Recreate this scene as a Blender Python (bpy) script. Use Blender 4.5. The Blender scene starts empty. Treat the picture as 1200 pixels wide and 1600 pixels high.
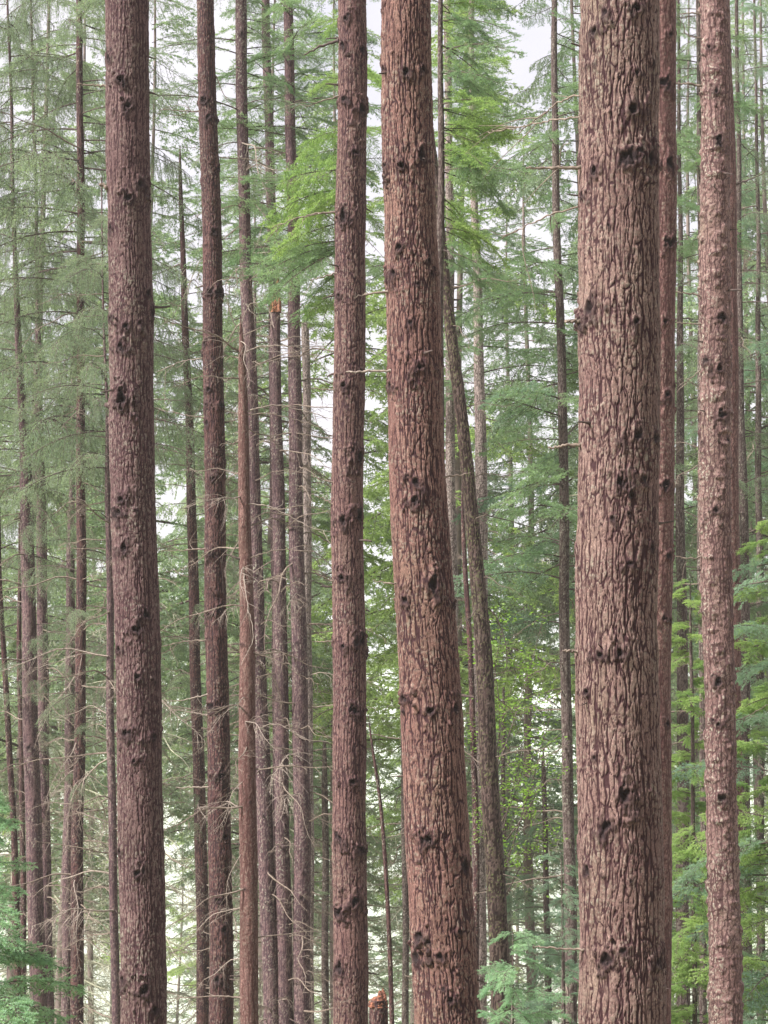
import bpy, math, random
import numpy as np
from mathutils import Vector, Matrix

# ------------------------------------------------------------------ camera, sky, sun, exposure
scene = bpy.context.scene
col = scene.collection
R = math.radians
PITCH = R(5.0)
CAMZ = 1.7
FPX = 77.0 / 36.0 * 1600.0
cam_d = bpy.data.cameras.new("camera")
cam_d.lens = 77.0
cam_d.sensor_width = 36.0
cam_d.sensor_fit = 'AUTO'
cam_d.clip_start = 0.1
cam_d.clip_end = 6000
cam = bpy.data.objects.new("camera", cam_d)
cam.location = (0, 0, CAMZ)
cam.rotation_euler = (R(90) + PITCH, 0, 0)
col.objects.link(cam)
scene.camera = cam

SUN_EL, SUN_AZ = R(42), R(-118)         # azimuth from +Y (view direction), clockwise; negative = left, behind the camera
world = bpy.data.worlds.new("World")
scene.world = world
world.use_nodes = True
wt = world.node_tree
wt.nodes.clear()
w_out = wt.nodes.new('ShaderNodeOutputWorld')
w_bg = wt.nodes.new('ShaderNodeBackground')
sky = wt.nodes.new('ShaderNodeTexSky')
sky.sky_type = 'NISHITA'
sky.sun_disc = False
sky.sun_elevation = SUN_EL
sky.sun_rotation = SUN_AZ
sky.dust_density = 4.0
sky.air_density = 1.2
w_tc = wt.nodes.new('ShaderNodeTexCoord')
w_n = wt.nodes.new('ShaderNodeTexNoise')
w_n.inputs['Scale'].default_value = 5.0
w_n.inputs['Detail'].default_value = 6.0
w_r = wt.nodes.new('ShaderNodeMapRange')
w_r.inputs['From Min'].default_value = 0.35
w_r.inputs['From Max'].default_value = 0.62
w_r.inputs['To Min'].default_value = 0.72
w_r.inputs['To Max'].default_value = 1.0
w_m = wt.nodes.new('ShaderNodeMixRGB')
w_m.inputs['Color2'].default_value = (7.6, 7.3, 8.0, 1)     # even cloud cover
wt.links.new(w_tc.outputs['Generated'], w_n.inputs['Vector'])
wt.links.new(w_n.outputs['Fac'], w_r.inputs['Value'])
wt.links.new(w_r.outputs['Result'], w_m.inputs['Fac'])
wt.links.new(sky.outputs['Color'], w_m.inputs['Color1'])
wt.links.new(w_m.outputs['Color'], w_bg.inputs['Color'])
w_bg.inputs['Strength'].default_value = 0.051
wt.links.new(w_bg.outputs['Background'], w_out.inputs['Surface'])

sun_d = bpy.data.lights.new("sun", 'SUN')
sun_d.energy = 4.9
sun_d.angle = R(12)
sun_d.color = (1.0, 0.95, 0.9)
sun = bpy.data.objects.new("sun", sun_d)
sv = Vector((math.sin(SUN_AZ) * math.cos(SUN_EL), math.cos(SUN_AZ) * math.cos(SUN_EL), math.sin(SUN_EL)))
sun.rotation_euler = sv.to_track_quat('Z', 'Y').to_euler()
sun.location = (0, 0, 60)
col.objects.link(sun)

scene.view_settings.view_transform = 'Standard'
scene.view_settings.look = 'None'
scene.view_settings.gamma = 1.0
scene.view_settings.exposure = 1.45
scene.cycles.max_bounces = 6
scene.cycles.diffuse_bounces = 3
scene.cycles.transmission_bounces = 3
scene.cycles.volume_bounces = 1

# ------------------------------------------------------------------ helpers
CP, SP = math.cos(PITCH), math.sin(PITCH)

def T(px, py, D):
    dy = -(py - 800.0) / FPX
    return D / (CP - dy * SP)

def P(px, py, D):
    """point of the place at forward distance D seen towards (px, py) of the 1200 x 1600 photograph"""
    dx = (px - 600.0) / FPX
    dy = -(py - 800.0) / FPX
    t = D / (CP - dy * SP)
    return np.array([dx * t, D, CAMZ + t * (SP + dy * CP)])

def ground_z(x, y):
    y = np.asarray(y, float)
    s = np.clip((y + 40) / 190.0, 0, 1)
    base = 8.0 - 0.2 * 190.0 * s
    base = np.where(y < -40, 8.0, base)
    return base + 0.35 * np.sin(np.asarray(x) * 0.21 + 1.3) * np.sin(y * 0.17) * (y < 170)

def tag(o, label=None, cat=None, group=None, kind=None):
    if label: o['label'] = label
    if cat: o['category'] = cat
    if group: o['group'] = group
    if kind: o['kind'] = kind
    return o

def empty(name, loc):
    o = bpy.data.objects.new(name, None)
    o.location = [float(v) for v in loc]
    o.empty_display_size = 0.3
    col.objects.link(o)
    return o

def mesh_from(name, verts, faces, mats, midx=None, smooth=False, attrs=None):
    """verts (n,3); faces: list of (k,4) / (k,3) integer arrays"""
    me = bpy.data.meshes.new(name)
    faces = [f for f in faces if len(f)]
    nl = sum(f.size for f in faces)
    nf = sum(len(f) for f in faces)
    me.vertices.add(len(verts))
    me.vertices.foreach_set('co', np.ascontiguousarray(verts, dtype=np.float32).ravel())
    me.loops.add(nl)
    me.loops.foreach_set('vertex_index', np.concatenate([f.ravel() for f in faces]).astype(np.int32))
    me.polygons.add(nf)
    tot = np.concatenate([np.full(len(f), f.shape[1]) for f in faces])
    st = np.concatenate([[0], np.cumsum(tot)[:-1]])
    me.polygons.foreach_set('loop_start', st.astype(np.int32))
    if midx is not None:
        me.polygons.foreach_set('material_index', np.asarray(midx, dtype=np.int32))
    me.polygons.foreach_set('use_smooth', np.full(nf, smooth))
    for m in mats: me.materials.append(m)
    if attrs:
        for k, v in attrs.items():
            a = me.attributes.new(k, 'FLOAT_COLOR', 'POINT')
            a.data.foreach_set('color', np.ascontiguousarray(v, dtype=np.float32).ravel())
    me.update()
    me.validate()
    return me

def link(name, me, parent=None, loc=(0, 0, 0)):
    o = bpy.data.objects.new(name, me)
    col.objects.link(o)
    o.location = [float(v) for v in loc]
    if parent is not None: o.parent = parent
    return o

def hash3(ix, iy, iz, seed):
    h = (ix.astype(np.int64) * 374761393 + iy.astype(np.int64) * 668265263 + iz.astype(np.int64) * 2147483647 + seed * 974711) & 0xffffffff
    h = ((h ^ (h >> 13)) * 1274126177) & 0xffffffff
    h = ((h ^ (h >> 16)) * 2246822519) & 0xffffffff
    h = h ^ (h >> 15)
    return (h & 0xffffff) / float(0xffffff)

def vnoise(x, y, z, seed=0):
    ix, iy, iz = np.floor(x), np.floor(y), np.floor(z)
    fx, fy, fz = x - ix, y - iy, z - iz
    fx = fx * fx * (3 - 2 * fx); fy = fy * fy * (3 - 2 * fy); fz = fz * fz * (3 - 2 * fz)
    out = 0
    for a in (0, 1):
        for b in (0, 1):
            for c in (0, 1):
                w = (fx if a else 1 - fx) * (fy if b else 1 - fy) * (fz if c else 1 - fz)
                out = out + w * hash3(ix + a, iy + b, iz + c, seed)
    return out * 2 - 1

def sstep(a, b, x):
    t = np.clip((x - a) / (b - a), 0, 1)
    return t * t * (3 - 2 * t)

# ------------------------------------------------------------------ materials
def new_mat(name):
    m = bpy.data.materials.new(name)
    m.use_nodes = True
    nt = m.node_tree
    nt.nodes.clear()
    out = nt.nodes.new('ShaderNodeOutputMaterial')
    return m, nt, out

def N(nt, typ, **kw):
    n = nt.nodes.new(typ)
    for k, v in kw.items():
        if k in n.inputs: n.inputs[k].default_value = v
        else: setattr(n, k, v)
    return n

def mixc(nt, fac, a, b, blend='MIX'):
    m = nt.nodes.new('ShaderNodeMixRGB')
    m.blend_type = blend
    for sock, v in (('Fac', fac), ('Color1', a), ('Color2', b)):
        if isinstance(v, (tuple, list)): m.inputs[sock].default_value = (*v[:3], 1)
        elif isinstance(v, (int, float)): m.inputs[sock].default_value = v
        else: nt.links.new(v, m.inputs[sock])
    return m.outputs['Color']

def bark_mat(name, plate, plate2, crack, lichen=(0.30, 0.31, 0.24), grain=60.0, bump=0.5, lich_amt=1.0):
    m, nt, out = new_mat(name)
    L = nt.links.new
    att = N(nt, 'ShaderNodeAttribute', attribute_name='bark')
    sep = N(nt, 'ShaderNodeSeparateColor')
    L(att.outputs['Color'], sep.inputs[0])
    tc = N(nt, 'ShaderNodeTexCoord')
    mp = N(nt, 'ShaderNodeMapping')
    mp.inputs['Scale'].default_value = (1, 1, 0.45)
    L(tc.outputs['Object'], mp.inputs['Vector'])
    n1 = N(nt, 'ShaderNodeTexNoise', Scale=grain * 2.0, Detail=4.0, Roughness=0.7)
    L(mp.outputs[0], n1.inputs['Vector'])
    n2 = N(nt, 'ShaderNodeTexNoise', Scale=9.0, Detail=3.0)
    L(tc.outputs['Object'], n2.inputs['Vector'])
    n3 = N(nt, 'ShaderNodeTexNoise', Scale=1.6, Detail=2.0)
    L(tc.outputs['Object'], n3.inputs['Vector'])
    base = mixc(nt, att.outputs['Alpha'], plate, plate2)
    r2 = N(nt, 'ShaderNodeMapRange'); r2.inputs['From Min'].default_value = 0.3; r2.inputs['From Max'].default_value = 0.7
    L(n3.outputs['Fac'], r2.inputs['Value'])
    base = mixc(nt, r2.outputs[0], base, mixc(nt, 1.0, base, (0.86, 0.80, 0.82), 'MULTIPLY'))
    r1 = N(nt, 'ShaderNodeMapRange'); r1.inputs['From Min'].default_value = 0.32; r1.inputs['From Max'].default_value = 0.68
    r1.inputs['To Min'].default_value = 0.5; r1.inputs['To Max'].default_value = 1.5
    L(n1.outputs['Fac'], r1.inputs['Value'])
    cmb = N(nt, 'ShaderNodeCombineColor')
    for i in range(3): L(r1.outputs[0], cmb.inputs[i])
    base = mixc(nt, 1.0, base, cmb.outputs[0], 'MULTIPLY')
    # grey-green algae film and damp dark stains with shapes of their own
    n5 = N(nt, 'ShaderNodeTexNoise', Scale=2.6, Detail=5.0, Roughness=0.6)
    mp5 = N(nt, 'ShaderNodeMapping'); mp5.inputs['Scale'].default_value = (1, 1, 0.4); mp5.inputs['Location'].default_value = (3, 7, 1)
    L(tc.outputs['Object'], mp5.inputs['Vector']); L(mp5.outputs[0], n5.inputs['Vector'])
    r5 = N(nt, 'ShaderNodeMapRange'); r5.inputs['From Min'].default_value = 0.50; r5.inputs['From Max'].default_value = 0.68; r5.inputs['To Max'].default_value = 0.55
    L(n5.outputs['Fac'], r5.inputs['Value'])
    base = mixc(nt, r5.outputs[0], base, mixc(nt, 1.0, base, (0.78, 0.95, 0.78), 'MULTIPLY'))
    r6 = N(nt, 'ShaderNodeMapRange'); r6.inputs['From Min'].default_value = 0.46; r6.inputs['From Max'].default_value = 0.34; r6.inputs['To Max'].default_value = 0.7
    L(n5.outputs['Fac'], r6.inputs['Value'])
    base = mixc(nt, r6.outputs[0], base, mixc(nt, 1.0, base, (0.66, 0.56, 0.60), 'MULTIPLY'))
    # small pale flakes, doubling as specular highlight flecks painted into the bark colour
    n7 = N(nt, 'ShaderNodeTexNoise', Scale=grain * 1.5, Detail=2.0)
    L(tc.outputs['Object'], n7.inputs['Vector'])
    r7 = N(nt, 'ShaderNodeMapRange'); r7.inputs['From Min'].default_value = 0.60; r7.inputs['From Max'].default_value = 0.68; r7.inputs['To Max'].default_value = 0.75
    L(n7.outputs['Fac'], r7.inputs['Value'])
    base = mixc(nt, r7.outputs[0], base, mixc(nt, 1.0, base, (1.9, 1.95, 1.95), 'MULTIPLY'))
    # lichen flecks
    lm = N(nt, 'ShaderNodeMath', operation='MULTIPLY')
    r3 = N(nt, 'ShaderNodeMapRange'); r3.inputs['From Min'].default_value = 0.50; r3.inputs['From Max'].default_value = 0.62
    n4 = N(nt, 'ShaderNodeTexNoise', Scale=38.0, Detail=3.0)
    L(tc.outputs['Object'], n4.inputs['Vector'])
    L(n4.outputs['Fac'], r3.inputs['Value'])
    L(r3.outputs[0], lm.inputs[0]); L(sep.outputs[2], lm.inputs[1])
    lm2 = N(nt, 'ShaderNodeMath', operation='MULTIPLY'); lm2.inputs[1].default_value = lich_amt
    L(lm.outputs[0], lm2.inputs[0])
    base = mixc(nt, lm2.outputs[0], base, lichen)
    rc = N(nt, 'ShaderNodeMapRange'); rc.inputs['From Min'].default_value = 0.04; rc.inputs['From Max'].default_value = 0.5
    L(sep.outputs[0], rc.inputs['Value'])
    base = mixc(nt, rc.outputs[0], base, crack)
    base = mixc(nt, sep.outputs[1], base, (0.012, 0.005, 0.006))
    bs = N(nt, 'ShaderNodeBsdfPrincipled', Roughness=0.85)
    bs.inputs['Specular IOR Level'].default_value = 0.25
    L(base, bs.inputs['Base Color'])
    bp = N(nt, 'ShaderNodeBump', Strength=bump, Distance=0.006)
    L(n1.outputs['Fac'], bp.inputs['Height'])
    L(bp.outputs[0], bs.inputs['Normal'])
    L(bs.outputs[0], out.inputs['Surface'])
    return m

def needle_mat(name, c1, c2, transl=0.35):
    m, nt, out = new_mat(name)
    L = nt.links.new
    oi = N(nt, 'ShaderNodeObjectInfo')
    tc = N(nt, 'ShaderNodeTexCoord')
    n1 = N(nt, 'ShaderNodeTexNoise', Scale=8.0, Detail=4.0, Roughness=0.7)
    L(tc.outputs['Object'], n1.inputs['Vector'])
    r = N(nt, 'ShaderNodeMapRange'); r.inputs['From Min'].default_value = 0.35; r.inputs['From Max'].default_value = 0.65
    L(n1.outputs['Fac'], r.inputs['Value'])
    ad = N(nt, 'ShaderNodeMath', operation='MULTIPLY_ADD'); ad.inputs[1].default_value = 0.5
    ml = N(nt, 'ShaderNodeMath', operation='MULTIPLY'); ml.inputs[1].default_value = 0.5
    L(oi.outputs['Random'], ml.inputs[0])
    L(r.outputs[0], ad.inputs[0]); L(ml.outputs[0], ad.inputs[2])
    c = mixc(nt, ad.outputs[0], c1, c2)
    df = N(nt, 'ShaderNodeBsdfPrincipled', Roughness=0.55)
    df.inputs['Specular IOR Level'].default_value = 0.3
    L(c, df.inputs['Base Color'])
    tr = N(nt, 'ShaderNodeBsdfTranslucent')
    L(mixc(nt, 1.0, c, (1.5, 1.6, 0.9), 'MULTIPLY'), tr.inputs['Color'])
    mx = N(nt, 'ShaderNodeMixShader', Fac=transl)
    L(df.outputs[0], mx.inputs[1]); L(tr.outputs[0], mx.inputs[2])
    L(mx.outputs[0], out.inputs['Surface'])
    return m

def wood_mat(name, c1, c2, scale=25.0):
    m, nt, out = new_mat(name)
    L = nt.links.new
    tc = N(nt, 'ShaderNodeTexCoord')
    n1 = N(nt, 'ShaderNodeTexNoise', Scale=scale, Detail=3.0)
    L(tc.outputs['Object'], n1.inputs['Vector'])
    r = N(nt, 'ShaderNodeMapRange'); r.inputs['From Min'].default_value = 0.35; r.inputs['From Max'].default_value = 0.65
    L(n1.outputs['Fac'], r.inputs['Value'])
    bs = N(nt, 'ShaderNodeBsdfPrincipled', Roughness=0.85)
    L(mixc(nt, r.outputs[0], c1, c2), bs.inputs['Base Color'])
    L(bs.outputs[0], out.inputs['Surface'])
    return m

M_PLATE = bark_mat('bark_plated', (0.115, 0.071, 0.061), (0.162, 0.107, 0.092), (0.028, 0.009, 0.011), grain=70, lich_amt=0.5)
M_PLATERED = bark_mat('bark_plated_red', (0.111, 0.058, 0.048), (0.156, 0.088, 0.072), (0.028, 0.009, 0.011), grain=70, lich_amt=0.5)
M_SCALY = bark_mat('bark_scaly', (0.095, 0.052, 0.047), (0.140, 0.083, 0.073), (0.03, 0.011, 0.014), grain=90, lich_amt=0.5)
M_SCALYMAUVE = bark_mat('bark_scaly_mauve', (0.079, 0.046, 0.045), (0.117, 0.073, 0.069), (0.03, 0.011, 0.014), grain=90, lich_amt=0.5)
M_DARK = bark_mat('bark_dark', (0.056, 0.026, 0.024), (0.088, 0.042, 0.039), (0.022, 0.009, 0.011), grain=90)
M_SMOOTH = bark_mat('bark_smooth', (0.114, 0.060, 0.053), (0.155, 0.086, 0.077), (0.06, 0.026, 0.025), grain=55, bump=0.4)
M_LICHEN = bark_mat('bark_lichened', (0.152, 0.091, 0.083), (0.200, 0.129, 0.116), (0.06, 0.03, 0.03), (0.29, 0.27, 0.215), grain=60, lich_amt=1.0)
M_GREY = bark_mat('bark_grey', (0.074, 0.055, 0.050), (0.113, 0.088, 0.079), (0.035, 0.022, 0.02), grain=50)
M_MOSSY = bark_mat('bark_mossy', (0.066, 0.042, 0.038), (0.114, 0.080, 0.072), (0.022, 0.012, 0.010), (0.13, 0.15, 0.06), grain=45)
M_MAUVE = bark_mat('bark_mauve', (0.090, 0.054, 0.056), (0.127, 0.081, 0.081), (0.045, 0.025, 0.03), grain=50)
M_PALE = bark_mat('bark_pale', (0.227, 0.180, 0.169), (0.302, 0.252, 0.235), (0.08, 0.06, 0.055), grain=45)
M_RED = bark_mat('bark_reddish', (0.096, 0.051, 0.045), (0.137, 0.078, 0.067), (0.06, 0.025, 0.022), grain=45)
M_ORANGE = wood_mat('torn_orange_wood', (0.33, 0.135, 0.07), (0.15, 0.07, 0.045), 34)
M_ROT = wood_mat('rotten_wood', (0.26, 0.095, 0.05), (0.07, 0.03, 0.022), 35)
M_TWIG = wood_mat('dead_twig', (0.09, 0.065, 0.05), (0.19, 0.15, 0.12))
M_TWIGP = wood_mat('pale_dead_twig', (0.15, 0.12, 0.10), (0.26, 0.215, 0.18))
M_LIMB = wood_mat('dark_limb', (0.035, 0.022, 0.02), (0.075, 0.05, 0.042))
M_NBRIGHT = needle_mat('needles_bright', (0.09, 0.18, 0.06), (0.33, 0.43, 0.17), 0.5)
M_NFIR = needle_mat('needles_fir', (0.075, 0.145, 0.08), (0.24, 0.33, 0.20), 0.48)
M_NBLUE = needle_mat('needles_bluegreen', (0.08, 0.15, 0.11), (0.22, 0.32, 0.23), 0.42)
M_NGREY = needle_mat('needles_grey', (0.10, 0.15, 0.105), (0.26, 0.32, 0.235), 0.46)
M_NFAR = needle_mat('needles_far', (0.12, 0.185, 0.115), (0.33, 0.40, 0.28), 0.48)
M_NMINT = needle_mat('needles_mint', (0.16, 0.29, 0.18), (0.32, 0.46, 0.32), 0.45)
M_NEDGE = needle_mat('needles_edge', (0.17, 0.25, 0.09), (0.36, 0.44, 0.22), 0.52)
M_LEAF = needle_mat('leaves_yellowgreen', (0.12, 0.22, 0.04), (0.20, 0.30, 0.06), 0.5)

# ------------------------------------------------------------------ tubes
def tube(pts, radii, sides=5):
    pts = np.asarray(pts, float); radii = np.asarray(radii, float)
    n = len(pts)
    tan = np.gradient(pts, axis=0)
    tan /= np.linalg.norm(tan, axis=1)[:, None] + 1e-9
    ref = np.array([0, 0, 1.0]) if abs(tan[0][2]) < 0.9 else np.array([1.0, 0, 0])
    a = np.cross(tan, ref); a /= np.linalg.norm(a, axis=1)[:, None] + 1e-9
    b = np.cross(tan, a)
    th = np.arange(sides) / sides * 2 * np.pi
    V = pts[:, None, :] + radii[:, None, None] * (np.cos(th)[None, :, None] * a[:, None, :] + np.sin(th)[None, :, None] * b[:, None, :])
    V = V.reshape(-1, 3)
    i = np.arange(n - 1)[:, None] * sides
    j = np.arange(sides)[None, :]
    j2 = (j + 1) % sides
    F = np.stack([i + j, i + j2, i + sides + j2, i + sides + j], -1).reshape(-1, 4)
    return V, F

class Geo:
    def __init__(s): s.v = []; s.q = []; s.t = []; s.qm = []; s.tm = []; s.n = 0
    def addq(s, V, F, m=0):
        s.v.append(V); s.q.append(F + s.n); s.qm.append(np.full(len(F), m)); s.n += len(V)
    def addt(s, V, F, m=0):
        s.v.append(V); s.t.append(F + s.n); s.tm.append(np.full(len(F), m)); s.n += len(V)
    def tube(s, pts, radii, sides=5, m=0): s.addq(*tube(pts, radii, sides), m)
    def arrays(s):
        V = np.concatenate(s.v)
        q = np.concatenate(s.q) if s.q else np.zeros((0, 4), int)
        t = np.concatenate(s.t) if s.t else np.zeros((0, 3), int)
        return V, q, t, (np.concatenate(s.qm) if s.qm else np.zeros(0, int)), (np.concatenate(s.tm) if s.tm else np.zeros(0, int))
    def mesh(s, name, mats, smooth=False):
        V, q, t, qm, tm = s.arrays()
        return mesh_from(name, V, [q, t], mats, np.concatenate([qm, tm]), smooth)

def needles(g, A, B, per, ln, wd, rng, m=1, flat=0.5, droop=0.15):
    """thin needle blades along twigs A->B (k,3)"""
    A = np.repeat(A, per, 0); B = np.repeat(B, per, 0)
    n = len(A)
    t = rng.random(n)[:, None]
    base = A + (B - A) * t
    ax = B - A; ax /= np.linalg.norm(ax, axis=1)[:, None] + 1e-9
    rnd = rng.normal(size=(n, 3)); rnd[:, 2] *= (1 - flat)
    side = rnd - (rnd * ax).sum(1)[:, None] * ax
    side /= np.linalg.norm(side, axis=1)[:, None] + 1e-9
    d = ax * 0.55 + side * 0.85; d[:, 2] -= droop
    d /= np.linalg.norm(d, axis=1)[:, None]
    l = ln * (0.7 + 0.6 * rng.random(n))[:, None]
    tip = base + d * l
    wv = np.cross(d, rng.normal(size=(n, 3))); wv /= np.linalg.norm(wv, axis=1)[:, None] + 1e-9
    w = wd * 0.5
    V = np.stack([base - wv * w, base + wv * w, tip + wv * w * 0.35], 1).reshape(-1, 3)
    F = np.arange(3 * n).reshape(-1, 3)
    g.addt(V, F, m)

def bough_geo(L, seed, kind='fir', dens=1.0, nl=0.034, nw=0.0085):
    """a live conifer bough along +X: limb, side twigs, twiglets with needles"""
    rng = np.random.RandomState(seed)
    g = Geo()
    ns = 14
    s = np.linspace(0, 1, ns)
    if kind == 'fir':      rise, drp, hang = 0.10, 0.28, 0.10
    elif kind == 'hem':    rise, drp, hang = 0.05, 0.30, 0.25
    else:                  rise, drp, hang = 0.10, 0.38, 1.05
    wob = rng.normal(size=2) * 0.06
    main = np.stack([L * s * (1 - 0.06 * s), L * (wob[0] * s * s + wob[1] * 0.4 * np.sin(s * 5)), L * (rise * s - drp * s ** 2.2)], 1)
    g.tube(main, 0.0065 * L * (1 - s) ** 0.8 + 0.002, 5, 0)
    A = []; B = []
    nsec = int(L / 0.045 * dens)
    for k in range(nsec):
        sk = 0.10 + 0.90 * (k + rng.random()) / nsec
        if sk > 0.995: continue
        if rng.random() < 0.12: continue
        p = np.array([np.interp(sk, s, main[:, i]) for i in range(3)])
        tdir = np.array([np.interp(min(sk + .03, 1), s, main[:, i]) - np.interp(sk - .03, s, main[:, i]) for i in range(3)])
        tdir /= np.linalg.norm(tdir)
        sg = 1 if k % 2 else -1
        ang = R(rng.uniform(42, 68))
        up = rng.normal() * 0.30
        d = tdir * math.cos(ang) + np.array([0, sg, 0]) * math.sin(ang) + np.array([0, 0, up])
        d /= np.linalg.norm(d)
        fill = min(1, (sk - 0.05) / 0.25)
        sl = L * (0.36 * (1 - sk) ** 0.75 * fill + 0.05) * rng.uniform(0.6, 1.15)
        nn = 6
        tt = np.linspace(0, 1, nn)
        hg = hang * rng.uniform(0.7, 1.3)
        sec = p + d * (sl * tt)[:, None] * (1 - 0.35 * min(hg, 1) * tt)[:, None] + np.array([0, 0, -1.0]) * (hg * sl * tt ** 1.7)[:, None]
        g.tube(sec, 0.0035 * (1 - tt) + 0.0014, 3, 0)
        nt_ = max(2, int(sl / 0.035 * dens))
        for q in range(nt_):
            tq = (q + rng.random()) / nt_
            pq = np.array([np.interp(tq, tt, sec[:, i]) for i in range(3)])
            sd = sec[min(int(tq * (nn - 1)) + 1, nn - 1)] - sec[int(tq * (nn - 1))] if int(tq * (nn - 1)) < nn - 1 else sec[-1] - sec[-2]
            sd = sd / (np.linalg.norm(sd) + 1e-9)
            latv = np.cross(sd, [0, 0, 1.0] if abs(sd[2]) < 0.9 else [1.0, 0, 0]); latv /= np.linalg.norm(latv) + 1e-9
            s2 = 1 if q % 2 else -1
            dd = sd * 0.7 + latv * s2 * 0.75 + rng.normal(size=3) * 0.15 - np.array([0, 0, 0.25 * hang])
            dd /= np.linalg.norm(dd)
            tl = (0.11 * (1 - tq) ** 0.5 + 0.04) * rng.uniform(0.6, 1.2) * min(1.4, 0.55 + 0.3 * L)
            A.append(pq); B.append(pq + dd * tl)
        for q in range(2, nn - 1):
            A.append(sec[q]); B.append(sec[q + 1])
    for q in range(ns // 2, ns - 1):
        A.append(main[q]); B.append(main[q + 1])
    A = np.array(A); B = np.array(B)
    per = max(5, int(13 * dens))
    needles(g, A, B, per, nl, nw, rng, 1, 0.55 if kind != 'spruce' else 0.1, 0.12)
    return g

def dead_geo(L, seed, curl=0.4, fine=1.0, pale=False):
    """a dead branch along +X with bare twigs"""
    rng = np.random.RandomState(seed)
    g = Geo()
    ns = 10
    s = np.linspace(0, 1, ns)
    lift = rng.uniform(-0.15, 0.22); dr = rng.uniform(0.1, 0.5) * (0.5 + curl)
    main = np.stack([L * s, L * (rng.normal() * 0.10 * s ** 2 + 0.03 * np.sin(s * 9 + seed)), L * (lift * s - dr * s ** 2 + 0.02 * np.sin(s * 11 + seed * 2))], 1)
    r0 = 0.0075 * L ** 0.6 + 0.003
    g.tube(main, r0 * (1 - s) ** 0.8 + 0.0022, 5, 0)
    nsec = int(L * 9 * fine)
    for k in range(nsec):
        sk = 0.12 + 0.88 * (k + rng.random()) / nsec
        p = np.array([np.interp(min(sk, 1), s, main[:, i]) for i in range(3)])
        sg = 1 if rng.random() < 0.5 else -1
        ang = R(rng.uniform(30, 75))
        d = np.array([math.cos(ang), sg * math.sin(ang), rng.normal() * 0.25]); d /= np.linalg.norm(d)
        sl = L * 0.34 * (1.1 - sk) ** 0.7 * rng.uniform(0.3, 1.2)
        tt = np.linspace(0, 1, 6)
        hg = curl * rng.uniform(0.2, 1.6)
        sec = p + d * (sl * tt)[:, None] + np.array([0, 0, -1.0]) * (hg * sl * tt ** 1.8)[:, None] + rng.normal(size=3) * 0.06 * sl * (np.sin(tt * 5))[:, None]
        g.tube(sec, 0.0030 * (1 - tt) + 0.0012, 3, 0)
        for q in range(int(4 * fine * rng.random() + 1)):
            i0 = rng.randint(1, 5)
            d2 = (sec[i0] - sec[i0 - 1]); d2 /= np.linalg.norm(d2) + 1e-9
            d2 = d2 + rng.normal(size=3) * 0.5; d2[2] -= 0.3 * curl
            l2 = sl * 0.4 * rng.uniform(0.3, 1.2)
            t3 = np.linspace(0, 1, 4)
            ter = sec[i0] + d2 * (l2 * t3)[:, None] + np.array([0, 0, -1]) * (0.4 * curl * l2 * t3 ** 2)[:, None]
            g.tube(ter, 0.0018 * (1 - t3) + 0.001, 3, 0)
    return g

BOUGH = {}
def bough_set(key, kind, mat, n, seed, L=2.0, **kw):
    BOUGH[key] = [(L, bough_geo(L, seed + i, kind, **kw).mesh('bough', [M_LIMB, mat])) for i in range(n)]
bough_set('bright', 'fir', M_NBRIGHT, 4, 11, 2.0, nl=0.036, nw=0.010)
bough_set('fir', 'fir', M_NFIR, 5, 31, 2.2)
bough_set('blue', 'hem', M_NBLUE, 4, 51, 2.0)
bough_set('grey', 'spruce', M_NGREY, 6, 71, 2.4, dens=0.8)
bough_set('greyfir', 'fir', M_NGREY, 4, 91, 2.2, dens=0.8)
bough_set('hem', 'hem', M_NMINT, 4, 111, 1.1, nl=0.020, nw=0.006, dens=1.6)
bough_set('hembright', 'hem', M_NBRIGHT, 4, 131, 1.1, nl=0.022, nw=0.007, dens=1.6)
DEAD = [(1.6, dead_geo(1.6, 200 + i, curl=0.5).mesh('dead_branch', [M_TWIG])) for i in range(8)]
DEADC = [(1.6, dead_geo(1.6, 230 + i, curl=1.3, fine=1.5).mesh('dead_branch', [M_TWIGP])) for i in range(5)]
STUB = []
for i in range(5):
    rr = np.random.RandomState(300 + i)
    s_ = np.linspace(0, 1, 6)
    pts = np.stack([0.16 * s_ - 0.03, 0.01 * np.sin(s_ * 4 + i), -0.03 * s_ ** 2 * rr.uniform(-1, 1.5)], 1)
    g_ = Geo(); g_.tube(pts, 0.011 * (1 - 0.55 * s_) * (1 + 0.15 * rr.normal(size=6)), 6, 0)
    g_.tube(np.stack([pts[-1], pts[-1] + [0.002, 0, 0]]), [0.004, 0.0003], 6, 0)
    STUB.append((0.13, g_.mesh('branch_stub', [M_LIMB])))

def place(name, me_entry, parent, root_local, direction, length, rng, roll=None):
    L0, me = me_entry
    o = bpy.data.objects.new(name, me)
    col.objects.link(o)
    o.parent = parent
    d = Vector([float(v) for v in direction]).normalized()
    # X axis along d, Z axis as near world up as possible
    z = Vector((0, 0, 1)); y = z.cross(d)
    if y.length < 1e-3: y = Vector((0, 1, 0))
    y.normalize(); z = d.cross(y)
    M = Matrix((d, y, z)).transposed()
    if roll is None: roll = rng.uniform(-0.7, 0.7)
    M = M @ Matrix.Rotation(roll, 3, 'X')
    o.rotation_euler = M.to_euler()
    o.location = [float(v) for v in root_local]
    k = length / L0
    o.scale = (k, k * (1 if rng.random() < 0.5 else -1), k)
    return o

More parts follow.
